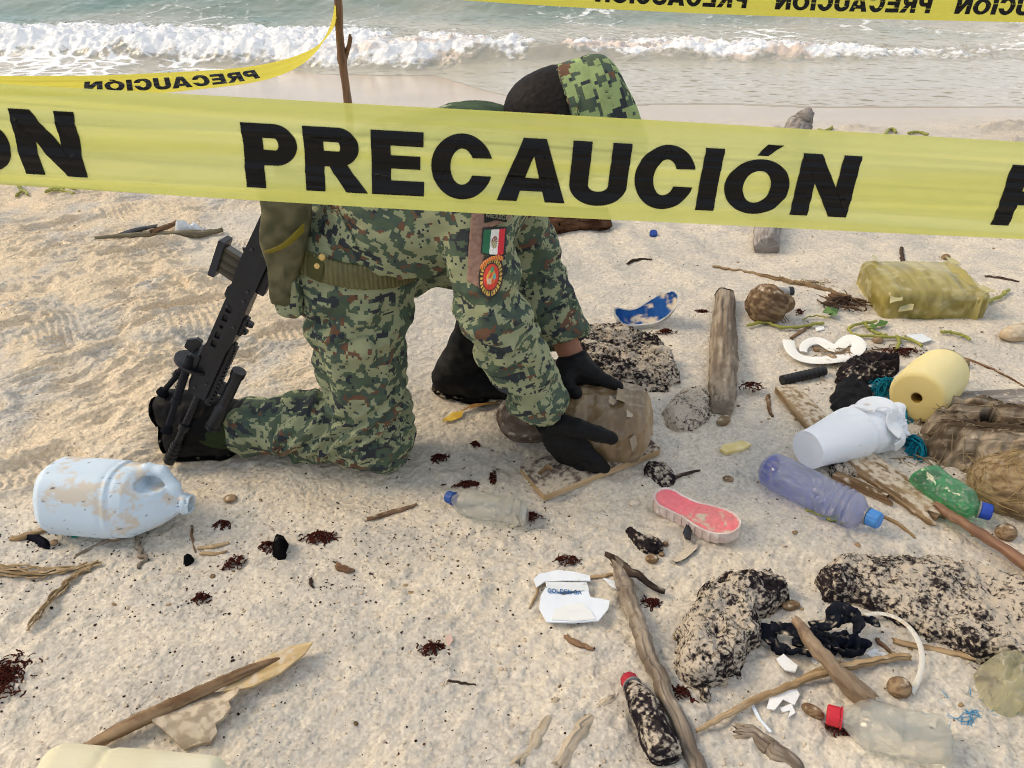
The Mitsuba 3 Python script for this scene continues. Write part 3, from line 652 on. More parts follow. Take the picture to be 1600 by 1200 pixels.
# arm band and patches on the right sleeve
YS = 1.285
add('person__arm_band', shell(on_jacket, [(738, 318), (800, 318), (798, 346), (760, 350), (758, 388), (752, 430), (731, 424), (733, 380)], YS, .003, .0022, .0022, .09, .001), vary([.235, .145, .115], [.30, .19, .15], 220, 3), 'cloth', True)
xz = lambda a, b, Y: W(a, b, Y)[[0, 2]]
def flag_col(v, n):
    P = v[:, [0, 2]]; a, b, d = xz(755, 347, YS), xz(792, 353, YS), xz(752, 383, YS)
    M = np.linalg.inv(np.stack([b - a, d - a], 1)); u, w = (P - a) @ M.T[:, 0], (P - a) @ M.T[:, 1]
    c = np.where((u < .36)[:, None], [.015, .13, .062], np.where((u < .69)[:, None], [.72, .70, .68], [.58, .02, .03]))
    r = np.hypot((u - .53) / .13, (w - .52) / .22); em = (r < 1) & (np.sin(u * 60) * np.sin(w * 45) > -.55)
    c = np.where(em[:, None], np.where((w < .5)[:, None], [.20, .07, .035], [.32, .27, .12]), c)
    e = np.minimum(np.minimum(u, 1 - u), np.minimum(w, 1 - w)); return np.where((e < .055)[:, None], [.012, .012, .016], c) * (.85 + .3 * N(v, 500, 4, 1))[:, None]
add('person__flag_patch', shell(on_jacket, [(755, 347), (792, 353), (790, 389), (752, 383)], YS, .0065, .0018, .0011, .08), flag_col, 'satin', True)
labels['person__flag_patch'] = {'label': 'green, white and red flag patch with an eagle emblem'}
def oval(cx, cy, rx, ry_, rot=0, n=40):
    a = np.arange(n) * 2 * math.pi / n; c, s = math.cos(rot), math.sin(rot); x, y = rx * np.cos(a), ry_ * np.sin(a); return np.stack([cx + x * c - y * s, cy + x * s + y * c], 1).tolist()
def badge_col(v, n):
    o, ex, ez = xz(768, 417, YS - .01), xz(769, 417, YS - .01), xz(768, 418, YS - .01); P = (v[:, [0, 2]] - o) @ np.linalg.inv(np.stack([ex - o, ez - o])); c, s = math.cos(.14), math.sin(.14); u, w = (P[:, 0] * c + P[:, 1] * s) / 18.5, (-P[:, 0] * s + P[:, 1] * c) / 28; r = np.hypot(u, w); a = np.arctan2(w, u)
    col = np.tile([.62, .05, .03], (len(v), 1))
    col = np.where(((r < .36) & (np.sin(P[:, 0] * .9 + P[:, 1] * .5) > -.2))[:, None], [.62, .34, .06], col)
    col = np.where((np.hypot(u - .02, w + .36) < .15)[:, None], [.10, .28, .13], col); col = np.where((np.hypot(u - .28, w + .04) < .13)[:, None], [.14, .40, .38], col)
    col = np.where(((np.abs(u + .16 - .3 * w) < .17) & (np.abs(w - .20) < .13))[:, None], [.60, .48, .34], col)
    ring = (r > .62) & (r < .97); gold = ring & (r > .68) & (r < .9) & (np.sin(a * 26) + .7 * np.sin(a * 41 + 1) > -.25)
    col = np.where(ring[:, None], [.02, .014, .014], col); col = np.where(gold[:, None], [.60, .38, .08], col)
    return np.where((r > .97)[:, None], [.02, .012, .012], col) * (.85 + .3 * N(v, 500, 4, 1))[:, None]
add('person__badge', shell(on_jacket, oval(768, 417, 19, 28.5, .14), YS - .01, .0065, .0018, .0011, .08), badge_col, 'satin', True)
labels['person__badge'] = {'label': 'oval red and gold embroidered unit badge'}
def scroll_col(v, n):
    P = v[:, [0, 2]] * 900; return np.where((np.sin((P[:, 0] * 1.0 + P[:, 1] * .25) * 1.7) > -.2)[:, None], [.68, .30, .05], [.50, .05, .03])
add('person__badge__scroll', shell(on_jacket, [(751, 404), (757, 396), (768, 390), (780, 389), (787, 394), (785, 399), (775, 394), (765, 396), (757, 404), (753, 409)], YS - .01, .0078, .0018, .0011, .08), scroll_col, 'satin', True)
add('person__name_tab', shell(on_jacket, [(757, 322), (792, 328), (792, 347), (776, 339), (757, 341)], YS, .0065, .0018, .0014, .08), (.02, .025, .02), 'cloth', True)
tb = on_cloth(760, 337, on_jacket); tt = place(meshkit.text_mesh('MEXICO', .0075, .001, bold=True), [unit(W(793, 343, 1.28) - W(758, 338, 1.28)), unit([0, .25, 1]), unit([0, -1, .25])], tb + np.array([-.001, -.011, .002]))
add('person__name_tab__lettering', tt, (.20, .20, .14), 'matte', False)

# gloves
def fingers(specs):
    def f(p):
        d = None
        for pts, rad, k in specs:
            c = chain(pts, rad, .004)(p); d = c if d is None else smin(d, c, k)
        return d
    return f
def glove(name, specs, cuff, seed):
    f = fingers(specs); P = np.vstack([np.array(s[0]) for s in specs])
    m = surface(f, P.min(0) - .05, P.max(0) + .05, .0027)
    m = push(relax(m, 3), .0014 * folds(np.array(m.vertices), [1, .3, .2], 40, 60, seed))
    k = add(name, m, lambda v, n: mixc([.005, .005, .0055], [.014, .014, .015], N(v, 260, seed, 2)), 'dark', True)
    a, b, r = cuff
    t = np.linspace(0, 1, 14); ring = tube([lerp(a, b, q) for q in t], [r + .0035 + .0012 * math.sin(q * 30) for q in t], 28)
    add(k + '__cuff', ring, (.004, .005, .008), 'dark', 60)
YR = 1.345
wR = J['wrR'] + .034 * unit(J['wrR'] - J['elR'])
kn = [W(911, 701, 1.325), W(903, 709, 1.330), W(892, 714, 1.345), W(881, 713, 1.365)]
t1 = [W(931, 719, 1.310), W(922, 726, 1.318), W(909, 729, 1.334), W(895, 726, 1.360)]
t2 = [W(945, 731, 1.322), W(935, 735, 1.328), W(920, 736, 1.342), W(904, 732, 1.366)]
spR = [([wR, W(878, 682, 1.345)], [.031, .036], .02), ([W(873, 676, 1.36), W(880, 700, 1.365)], [.028, .022], .02), ([W(880, 680, 1.335), kn[0]], [.030, .019], .02), ([W(880, 684, 1.34), kn[1]], [.030, .019], .02), ([W(876, 690, 1.35), kn[2]], [.026, .018], .02), ([W(870, 688, 1.365), kn[3]], [.024, .016], .02)]
for i in range(4): spR.append(([kn[i], t1[i], t2[i]], [.0170 - .001 * i, .0145 - .001 * i, .0115 - .0008 * i], .006))
spR.append(([W(873, 664, 1.33), W(904, 669, 1.305), W(934, 678, 1.295), W(956, 685, 1.300)], [.025, .0190, .0160, .0130], .008))
glove('person__glove', spR, (J['wrR'] + .012 * unit(J['wrR'] - J['elR']), J['wrR'] + .052 * unit(J['wrR'] - J['elR']), .031), 5)
wL = J['wrL'] + .034 * unit(J['wrL'] - J['elL'])
kl = [W(930, 588, 1.470), W(922, 583, 1.488), W(912, 580, 1.505), W(901, 582, 1.52)]
m1 = [W(950, 597, 1.460), W(942, 592, 1.480), W(931, 590, 1.500), W(917, 591, 1.52)]
m2 = [W(966, 603, 1.455), W(958, 598, 1.477), W(946, 597, 1.500), W(930, 598, 1.522)]
spL = [([wL, W(900, 572, 1.505)], [.031, .037], .02), ([W(892, 570, 1.505), W(894, 586, 1.495)], [.030, .026], .02)]
for i in range(4): spL += [([W(900, 574, 1.490 + .008 * i), kl[i]], [.029, .018], .02), ([kl[i], m1[i], m2[i]], [.0165 - .001 * i, .0145 - .001 * i, .0115 - .0008 * i], .006)]
spL.append(([W(886, 576, 1.49), W(884, 596, 1.455), W(890, 608, 1.435), W(900, 614, 1.42)], [.026, .020, .0165, .0135], .012))
glove('person__glove', spL, (J['wrL'] + .012 * unit(J['wrL'] - J['elL']), J['wrL'] + .052 * unit(J['wrL'] - J['elL']), .031), 6)

# boots
def boot(name, sdf, lo, hi, sole, extra):
    m = surface(sdf, lo, hi, .0042)
    m = push(relax(m, 2), .0035 * folds(np.array(m.vertices), [0, 1, 0], 25, 30, 6))
    k = add(name, m, lambda v, n: mixc([.004, .004, .005], [.014, .014, .013], sstep(.45, .7, N(v, 30, 4, 3))), 'dark', True)
    s = surface(sole, lo, hi, .0036)
    add(k + '__sole', s, dusted((.006, .006, .007), .30, 90, 4, .0), 'rough', True)
    for nm, mesh, c, mt in extra(k): add(k + '__' + nm, mesh, c, mt, 60)
# right boot: toes tucked under, sole towards the left
A = J['ankR'] + [-.045, .005, -.002]; Hl = W(262, 640, 1.415); Bl = W(276, 686, 1.41); To = W(345, 694, 1.40)
def bootR(p):
    d = smin(d_cone(p, J['ankR'] + [.0, 0, 0], A + [-.02, 0, 0], .047, .047), d_cone(p, A, Hl + [.015, 0, .0], .050, .044), .03)
    d = smin(d, d_cone(p, lerp(A, Hl, .5), Bl + [.02, 0, .0], .050, .042), .03)
    return smin(d, d_cone(p, Bl + [.015, 0, 0], To, .040, .030), .02)
sl_n = unit(np.cross(Bl - Hl, [0, 1, 0])); sl_n = sl_n if sl_n[0] < 0 else -sl_n
def soleR(p):
    d = bootR(p) - .006; t = (p - Hl) @ sl_n
    lug = .004 * (np.sin(((p - Hl) @ unit(Bl - Hl)) * 2 * math.pi / .021) > -.2) * (np.abs(p[:, 1] - 1.41) > .012)
    a = np.maximum(d, .026 - t); a = np.maximum(a, t - .048 - lug)
    b = np.maximum(np.maximum(d - .002, (p[:, 2] - .012)), -.5)
    return np.minimum(np.maximum(d - .003, np.abs(t - .036) - .011 - lug), np.maximum(b, p[:, 0] - To[0] - .05))
boot('person__boot', bootR, [-.92, 1.30, -.06], [-.42, 1.52, .24], soleR, lambda k: [('collar', tube([J['ankR'] + [-.028, 0, 0], J['ankR'] + [-.012, 0, 0], J['ankR'] + [.004, 0, 0]], [.055, .061, .056], 30), (.006, .006, .007), 'dark'),
      ('shaft', tube(smooth_path([J['ankR'] + [-.10, .004, .0], J['ankR'] + [-.06, 0, 0], J['ankR'] + [-.022, 0, 0]], 8), [.050, .053, .0545, .055, .055, .055, .055, .054], 30), (.022, .034, .012), 'cloth')])
# left boot, flat on the sand
hz = hgt(*W(690, 620, 1.66)[:2]); LH = W(694, 612, 1.66); LH[2] = hz + .035; LT = W(785, 612, 1.66); LT[2] = hz + .036; LT[1] -= .03
def bootL(p):
    d = smin(d_cone(p, lerp(J['kneeL'], J['ankL'], .62), J['ankL'], .062, .050), d_cone(p, J['ankL'], LH + [.015, 0, .012], .048, .041), .03)
    d = smin(d, d_cone(p, J['ankL'] + [.02, 0, -.02], lerp(LH, LT, .6), .044, .040), .03)
    d = smin(d, d_cone(p, lerp(LH, LT, .6), LT, .041, .034), .02)
    return np.maximum(d, hz + .004 - p[:, 2])
def soleL(p):
    d = smin(d_cone(p, LH + [.01, 0, 0], lerp(LH, LT, .6), .042, .047), d_cone(p, lerp(LH, LT, .6), LT, .047, .038), .02) - .003
    lug = .006 * (np.sin(p[:, 0] * 2 * math.pi / .024) > 0)
    return np.maximum(np.maximum(d, p[:, 2] - hz - .021), hz - .010 + lug - p[:, 2])
boot('person__boot', bootL, [-.22, 1.52, -.04], [.10, 1.80, .36], soleL, lambda k: [('lace', tube(smooth_path([W(758, 560, 1.615), W(770, 566, 1.61), W(764, 572, 1.60), W(776, 578, 1.60), W(770, 584, 1.60), W(782, 590, 1.60)], 30), .0028, 6), (.012, .012, .013), 'matte')])

# pouches on the belt and pad on the back
pc = W(446, 352, 1.36)
def pouch_sdf(p):
    q = p - pc; ax = unit(W(446, 478, 1.36) - pc); t = q @ ax; w = 1 - .62 * sstep(.0, .15, t)
    d = d_box(p, lerp(pc, W(446, 420, 1.36), .42), frame(ax, [0, -1, .3]), [.118, .040, .036], .022) 
    side = np.abs(q @ unit(np.cross(ax, [0, -1, .3]))) - .040 * w
    return np.maximum(d, side)
pouch = push(surface(pouch_sdf, pc - [.14, .12, .2], pc + [.14, .12, .14], .0048), np.zeros(1))
pouch = push(pouch, .006 * folds(np.array(pouch.vertices), [0, 0, 1], 10, 22, 8))
add('person__belt_pouch', pouch, vary([.062, .062, .034], [.13, .118, .068], 45, 5, .3, .7), 'cloth', True)
labels['person__belt_pouch'] = {'label': 'worn olive fabric pouch with a yellow strap hanging behind the belt'}
yst = smooth_path([W(420, 394, 1.325), W(430, 390, 1.308), W(446, 382, 1.300), W(462, 368, 1.308), W(474, 356, 1.33)], 20)
add('person__belt_pouch__strap', tube(yst, .010, 12, flat=.22), (.20, .165, .018), 'satin', 60)
hp = W(455, 450, 1.37)
hpm = surface(lambda p: d_box(p, hp, frame(W(458, 480, 1.36) - W(450, 415, 1.36), [0, -1, .2]), [.048, .022, .045], .018), hp - .09, hp + .09, .005)
scene['person__hip_pouch'] = ply(push(hpm, .005 * folds(np.array(hpm.vertices), [0, 0, 1], 12, 25, 9)), 'camo_legs', smooth=True)
pad_c = W(742, 190, 1.52)
pdm = surface(lambda p: np.maximum(torso_sdf(p) - .022, .002 - torso_sdf(p)) + .35 * np.maximum(np.abs(p[:, 0] - pad_c[0]) - .055, 0) + .5 * np.maximum(np.abs(p[:, 1] - 1.54) - .10, 0), pad_c - [.14, .2, .12], pad_c + [.14, .2, .12], .005)
add('person__back_pad', push(pdm, .004 * folds(np.array(pdm.vertices), [1, 0, 0], 12, 20, 12)), vary([.030, .050, .026], [.045, .075, .035], 40, 5), 'cloth', True)

# ---------------------------------------------------------------- caution tapes
def letter(ch):                   # heavy grotesque capitals, 1 unit tall: polygon and its width
    w = .285; t = .225
    B = lambda a, b, c, d: sbox(a, b, c, d)
    def ring(x0, x1, y0, y1, wx=w, wy=t):
        o = Point(0, 0).buffer(1, 24); sup = lambda g, a, b: affinity.translate(affinity.scale(g, a, b, origin=(0, 0)), (x0 + x1) / 2, (y0 + y1) / 2)
        return sup(o, (x1 - x0) / 2, (y1 - y0) / 2).difference(sup(o, (x1 - x0) / 2 - wx, (y1 - y0) / 2 - wy))
    def bowl(x1, y0, y1, tt=t):   # half ring on the right of the stem
        r = (y1 - y0) / 2; c = x1 - r
        g = Point(c, (y0 + y1) / 2).buffer(r, 24).difference(affinity.scale(Point(c, (y0 + y1) / 2).buffer(1, 24), r - w * .95, r - tt)).intersection(B(c, y0, x1, y1))
        return sops.unary_union([g, B(0, y1 - tt, c + .001, y1), B(0, y0, c + .001, y0 + tt)])
    if ch == 'P': return sops.unary_union([B(0, 0, w, 1), bowl(.78, .36, 1)]), .78
    if ch == 'R': return sops.unary_union([B(0, 0, w, 1), bowl(.80, .40, 1), Polygon([(.26, .42), (.50, .46), (.62, .42), (.92, 0), (.60, 0), (.36, .39), (.26, .39)]).buffer(0.0)]), .88
    if ch == 'E': return sops.unary_union([B(0, 0, w, 1), B(0, 0, .78, t), B(0, 1 - t, .77, 1), B(0, .41, .72, .41 + t * .92)]), .78
    if ch == 'C': return ring(0, .92, -.015, 1.015).difference(Polygon([(.50, .5), (1.2, .62), (1.2, .36)])).difference(Polygon([(.60, .36), (1.2, .36), (1.2, .66), (.60, .645)])), .90
    if ch == 'A': return Polygon([(0, 0), (.35, 1), (.69, 1), (1.04, 0), (.735, 0), (.685, .165), (.345, .165), (.30, 0)]).difference(Polygon([(.41, .37), (.625, .37), (.518, .74)])), 1.04
    if ch == 'U':
        g = ring(0, .88, -.015, .66).intersection(B(-1, -1, 2, .325)); return sops.unary_union([g, B(0, .32, w, 1), B(.88 - w, .32, .88, 1)]), .88
    if ch == 'I': return B(0, 0, w, 1), w
    if ch == 'O': return ring(0, 1.0, -.015, .87), 1.0
    if ch == 'Ó': return sops.unary_union([ring(0, 1.0, -.015, .87, w, .18), Polygon([(.40, .93), (.54, 1.10), (.78, 1.10), (.56, .93)])]), 1.0
    if ch == 'N': return Polygon([(0, 0), (0, 1), (.285, 1), (.625, .47), (.625, 1), (.90, 1), (.90, 0), (.615, 0), (.275, .54), (.275, 0)]), .90
def word(text, gap=.105):
    x, out = 0, []
    for ch in text:
        g, w_ = letter(ch); out.append((affinity.translate(g, x, 0), ch)); x += w_ + gap * (.45 if ch in 'A' else 1)
    return out, x - gap
def tape_see(p, n, uv):
    s = mikit.fbm(uv.x * 2.0, uv.y * 9, 2.0, octaves=2)
    return mikit.mix((0.85, 0.84, 0.22), (0.89, 0.89, 0.32), mikit.smoothstep(.35, .7, s))
def tape_wave(p, n, uv):
    a = mikit.fbm(uv.x * 1.2 + 3, uv.y * 7 + uv.x * 1.2, 5.0, octaves=2); b = mikit.smoothstep(.52, .80, mikit.noise(uv.x * 2.2 + 9, uv.y * 13 + uv.x * 1.6, 1.0))
    return 0.0060 * a + 0.0016 * b
scene['tape_film'] = {'type': 'principledthin', 'base_color': proc(tape_see), 'roughness': 0.15, 'diff_trans': 0.95, 'eta': 1.5, 'spec_trans': 0.0}
scene['tape_bumped'] = {'type': 'bumpmap', 'nested_texture': proc(tape_wave, 1.5e-3), 'scale': 1.0, 'nested_bsdf': {'type': 'ref', 'id': 'tape_film'}}
scene['tape_mat'] = {'type': 'blendbsdf', 'weight': 0.13, 'a': {'type': 'ref', 'id': 'tape_bumped'}, 'b': {'type': 'null'}}
scene['tape_ink'] = two({'type': 'bumpmap', 'nested_texture': proc(tape_wave, 1.5e-3), 'scale': 1.0, 'nested_bsdf': {'type': 'principled', 'base_color': {'type': 'rgb', 'value': [.006, .006, .0065]}, 'roughness': 0.20, 'specular': 0.20}})
scene['tape_deep'] = {'type': 'principledthin', 'base_color': {'type': 'rgb', 'value': [.84, .76, .13]}, 'roughness': 0.2, 'diff_trans': 0.9, 'eta': 1.5, 'spec_trans': 0.0}
def tape(label, centre, up, width, s0, s1, words, h_letter, base, mirror=False, ds=.012, film='tape_deep'):
    """centre(s), up(s): the middle line and the unit vector across the band; words: where each PRECAUCIÓN starts along s."""
    k = thing('caution_tape', label, 'caution tape')
    s = np.arange(s0, s1 + ds, ds); nv = 49; vv = np.linspace(-.5, .5, nv)
    def surf(a, b):               # a along, b across (-.5..+.5 of the width)
        c, u = centre(a), up(a); t = centre(a + 1e-3) - centre(a - 1e-3); t /= np.linalg.norm(t, axis=1, keepdims=True)
        n = np.cross(t, u); n /= np.linalg.norm(n, axis=1, keepdims=True)
        w = .0030 * (meshkit.fbm(np.stack([a * 4, b * 3.2 + a * 1.2, 0 * a + 3], 1), 2, 5) - .5) * 2 + .0012 * np.sin(b * 9 + a * 7)
        for b0, sl, ph, am in ((-.33, .05, 0., .0017), (-.12, -.06, 1.3, .0020), (.06, .04, 2.1, .0018), (.20, -.05, 3.3, .0022), (.36, .03, 4.0, .0015)):
            w = w + am * np.exp(-((b - b0 - sl * np.sin(a * 2.6 + ph)) / .030) ** 2) * (.35 + .65 * np.sin(a * 5.3 + ph * 2) ** 2)
        return c + u * (b * width)[:, None] + n * w[:, None], n
    A, B_ = np.meshgrid(s, vv); P, _ = surf(A.ravel(), B_.ravel())
    n = len(s); i = (np.arange(nv - 1)[:, None] * n + np.arange(n - 1)[None]).ravel()
    F = np.vstack([np.stack([i, i + 1, i + n + 1], 1), np.stack([i, i + n + 1, i + n], 1)])
    scene[k] = ply((P, F), film, smooth=True, uv=np.stack([A.ravel(), B_.ravel() * width * 10], 1))
    for w0 in words:
        gl, tot = word('PRECAUCIÓN')
        for g, ch in gl:
            g = affinity.scale(g, h_letter * 1.0, h_letter, origin=(0, 0))
            tri = [extr(q, .001) for q in getattr(g, 'geoms', [g])]
            m = refine(join(tri), .0045 if film == 'tape_mat' else ds * .9); v = np.array(m.vertices)
            a = w0 + (-v[:, 0] if mirror else v[:, 0]); b = (base + v[:, 1]) / width - .5
            if a.min() < s0 or a.max() > s1: continue
            Q, nn = surf(a, b); Q = Q + nn * ((v[:, 2] - .0005) * 2.0)[:, None]
            key = k + '__letter'; j = 0
            while key in scene: j += 1; key = f'{k}__letter_{j:03d}'
            scene[key] = ply(trimesh.Trimesh(Q, m.faces if not mirror else m.faces[:, ::-1], process=False), 'tape_ink', smooth=False, uv=np.stack([a, b * width * 10], 1))
    return k
YT = .70
def band_line(pts_top, pts_bot, Y):
    top = np.array([W(a, b, Y) for a, b in pts_top]); bot = np.array([W(a, b, Y) for a, b in pts_bot])
    return top, bot
lt, lb = W(0, 137, YT), W(0, 274, YT); rt, rb = W(1600, 224, YT), W(1600, 381, YT); mt, mb = W(800, 177, YT), W(800, 333, YT)
wid = float(np.linalg.norm(mt - mb)); cl, cm, cr = (lt + lb) / 2, (mt + mb) / 2, (rt + rb) / 2
qx = np.array([cl[0], cm[0], cr[0]]); qz = np.polyfit(qx, [cl[2], cm[2], cr[2]], 2)
def c_fg(a): return np.stack([a, YT + .012 * np.sin(a * 2.2), np.polyval(qz, a)], 1)
def u_fg(a):
    t = np.stack([np.ones_like(a), 0 * a, np.polyval(np.polyder(qz), a)], 1); n = np.array([0, -1, 0.0]); u = np.cross(n, t) * -1
    u = np.stack([-np.polyval(np.polyder(qz), a), .10 * np.sin(a * 3 + 1), np.ones_like(a)], 1); return u / np.linalg.norm(u, axis=1, keepdims=True)
hL = wid * .625; x0 = W(384, 235, YT)[0]; _, tot = word('PRECAUCIÓN'); xe = W(1340, 290, YT)[0]
fsx = (xe - x0) / tot / hL
_scale = affinity.scale
def word_fit(f):
    g0 = word
    def w(text):
        out, tt = g0(text); return [(affinity.scale(g, f, 1, origin=(0, 0)), c) for g, c in out], tt * f
    return w
word_plain = word
word = word_fit(fsx)
pitch_w = W(1577, 300, YT)[0] - x0
tape('wide yellow PRECAUCIÓN caution tape stretched across in front of the kneeling soldier', c_fg, u_fg, wid, -1.5, 1.5, [x0 - pitch_w, x0, x0 + pitch_w], hL, wid * .145, film='tape_mat')
# the pole and the tape that sags away from it to the left
word = word_fit(1.0)
pb = W(541, 165, 2.60); pt = W(528, 0, 2.56); dirp = unit(pt - pb); base_t = (0.0 - pb[2]) / dirp[2]
pole0 = pb + dirp * base_t; pole0[2] = hgt(*pole0[:2]) - .12; pole1 = pt + dirp * .32
def wood_pole():
    t = np.linspace(0, 1, 60); P = np.array([lerp(pole0, pole1, q) for q in t]) + np.stack([.004 * np.sin(t * 17), .004 * np.cos(t * 13), 0 * t], 1)
    r = .0150 - .004 * t + .0035 * np.exp(-((t * 9) % 1 - .5) ** 2 / .004)
    return tube(P, r, 14, jitter=.05, seed=3)
pk = one('wooden_pole', 'thin brown cane pole standing behind the soldier with tape tied to it', 'pole', wood_pole(), grain([.115, .062, .034], [.22, .125, .07], dirp, 120, 16, 2), 'satin', 60)
for a, b, c, d in ((540, 82, 549, 70), (537, 100, 547, 66)):
    q0, q1 = W(a, b, 2.585), W(c, d - 12, 2.56)
    add(pk + '__twig', tube([q0, lerp(q0, q1, .5) + [.004, 0, 0], q1], [.008, .006, .004], 8), (.15, .08, .045), 'satin', 60)
TP = [W(527, 12, 2.55), W(505, 62, 2.5), W(455, 98, 2.42), W(340, 122, 2.3), W(200, 131, 2.2), W(0, 133, 2.1), W(-300, 118, 1.95)]
tq = np.concatenate([[0], np.cumsum([np.linalg.norm(TP[i + 1] - TP[i]) for i in range(6)])])
from scipy.interpolate import CubicSpline
tspl = CubicSpline(tq, np.array(TP))
def c_bg(a): return tspl(a)
def u_bg(a):
    ph = np.interp(a, [0, .25, .6, 1.2, 2.5], [1.52, 1.30, 1.16, 1.30, 1.26]); v = np.stack([.10 * np.ones_like(a), np.sin(ph), np.cos(ph)], 1)
    t = tspl(a, 1); t /= np.linalg.norm(t, axis=1, keepdims=True); v -= t * (v * t).sum(1)[:, None]; return v / np.linalg.norm(v, axis=1, keepdims=True)
tape('sagging yellow caution tape tied to the cane pole and running off to the left', c_bg, u_bg, .086, .0, tq[-1], [.34, 1.02, 1.70], .046, .016, False, .012)
RT = [W(700, -22, 3.1), W(1000, -4, 3.05), W(1300, 7, 3.0), W(1620, 14, 2.95), W(1900, 22, 2.9)]
rq = np.concatenate([[0], np.cumsum([np.linalg.norm(RT[i + 1] - RT[i]) for i in range(4)])]); rspl = CubicSpline(rq, np.array(RT))
def c_rt(a): return rspl(a)
def u_rt(a): return np.tile(unit([.02, .10, 1]), (len(a), 1))
i_x = lambda px: float(np.interp(px, [700, 1000, 1300, 1620, 1900], rq))
word = word_fit((rspl(i_x(1455))[0] - rspl(i_x(1225))[0]) / word_plain('PRECAUCIÓN')[1] / .056)
tape('yellow caution tape hung high at the top right over the water, its print reversed', c_rt, u_rt, .085, 0, rq[-1], [i_x(1168), i_x(1456), i_x(1744)], .056, .022, True, .02)

# ---------------------------------------------------------------- the rifle slung muzzle down
mz = W(264, 722, 1.345); bt = W(516, 158, 1.43); ra = unit(bt - mz); rb_ = unit(np.cross(ra, [0, -1, .25])); rb_ = rb_ if rb_[0] < 0 else -rb_; rc = np.cross(ra, rb_); rc = rc if rc[1] < 0 else -rc
rl = float(np.linalg.norm(bt - mz)); RR = np.array([ra, rb_, rc])       # along, towards the magazine, towards the viewer
def rp(s, t, c=0.0): return mz + ra * s + rb_ * t + rc * c
rifle = thing('rifle', 'black assault rifle slung muzzle down beside the kneeling leg', 'rifle')
blk = vary([.004, .0045, .007], [.010, .011, .016], 40, 3)
def rpart(name, ms, col=blk, mat='gunmetal', sm=35):
    return add(rifle + '__' + name, place(join(ms), RR, mz), col, mat, sm)
def sm(s):                        # the receiver end drawn together to the rifle's short bullpup-like spacing
    return s if s < .30 else .30 + (s - .30) * .86
def sm(s): return float(np.interp(s, [0, .30, .585, .64, .83, 1.2], [0, .295, .465, .508, .675, 1.10]))
TS, CS = .72, .90
def rod0(s0, s1, t, c, r0, r1=None, n=20): return tube([[sm(s0), t * TS, c], [sm(s1), t * TS, c]], [r0, r0 if r1 is None else r1], n)
def bx(s0, s1, t0, t1, c, r=.003): s0, s1, t0, t1, c = sm(s0), sm(s1), t0 * TS, t1 * TS, c * CS; return tm(rbox([(s1 - s0) / 2, (t1 - t0) / 2, c], r).translate([(s0 + s1) / 2, (t0 + t1) / 2, 0]))
def prof(pts, th, r=.002):
    th = th * CS; g = Polygon([(sm(a), b * TS) for a, b in pts]); g = g.buffer(-r).buffer(r); m = extr(g, 2 * th); m.apply_translation([0, 0, -th]); return m
rod = rod0
# px scale: 1 mm along the axis is about 0.75 px
rpart('barrel', [rod(.0, .33, 0, 0, .0085), rod(.0, .060, 0, 0, .0115), rod(.060, .066, 0, 0, .0095), rod(.10, .115, 0, 0, .013)] + [rod(.012 + .012 * i, .017 + .012 * i, 0, 0, .0128) for i in range(4)])
rx = lambda L: Polygon([(sm(a), b * TS) for a, b in L])
hole = [rx([(.358 + .036 * i, .008), (.378 + .036 * i, .008), (.378 + .036 * i, .020), (.358 + .036 * i, .020)]).buffer(.0015) for i in range(5) if i != 2] + [Point(sm(.440), .014 * TS).buffer(.004)]
hg = rx([(.205, -.026), (.205, .026), (.235, .036), (.34, .038), (.36, .034), (.545, .034), (.555, .042), (.585, .042), (.585, -.028), (.40, -.032), (.36, -.026)])
hgm = extr(hg.difference(sops.unary_union(hole)), .040); hgm.apply_translation([0, 0, -.020])
core = bx(.21, .58, -.020, .030, .016)
rpart('handguard', [hgm]); rpart('handguard_core', [core], (.004, .004, .005))
rpart('receiver', [prof([(.585, -.030), (.585, .034), (.66, .040), (.80, .036), (.83, .012), (.83, -.030)], .024), bx(.60, .80, -.052, -.028, .012)])
rpart('stock', [prof([(.83, -.024), (.83, .014), (rl - .03, .030), (rl, .062), (rl, -.030), (rl - .05, -.034)], .018)])
rpart('rail', [bx(.19, .39, -.040, -.024, .011)] + [bx(.192 + .0105 * i, .198 + .0105 * i, -.046, -.036, .0115, .001) for i in range(18)])
rpart('carry_mount', [bx(.43, .50, -.042, -.028, .013), bx(.44, .455, -.052, -.038, .010), rod(.475, .49, -.048, 0, .008)])
# magazine sticking out, translucent smoke plastic with a dark floor plate
mgz = lambda t: .640 + .10 * t
mg = [prof([(.596, .026), (.664, .028), (.668, .092), (.603, .086)], .0125, .003)]
rpart('magazine', mg, vary([.045, .038, .026], [.085, .072, .050], 60, 4), 'gloss', 35)
rpart('magazine__rib', [prof([(.606 + .020 * i, .030), (.614 + .020 * i, .030), (.618 + .020 * i, .087), (.611 + .020 * i, .086)], .0142, .001) for i in range(3)], (.030, .026, .018), 'gloss')
fp = prof([(.589, .083), (.681, .092), (.682, .110), (.587, .102)], .023, .003)
rpart('magazine__floor_plate', [fp], vary([.010, .011, .018], [.018, .020, .030], 60, 4))
mk = meshkit.text_mesh('1-1-2', .013, .0006)
add(rifle + '__magazine__marking', place(mk, [ra, unit(rb_ * .0 - rb_ + rc * .0) * 1.0 * -1 if False else -rb_, rc] if False else [ra, rc, rb_], rp(sm(.606), (.1085) * TS + .0012, -.012)), (.65, .65, .65), 'matte', False)
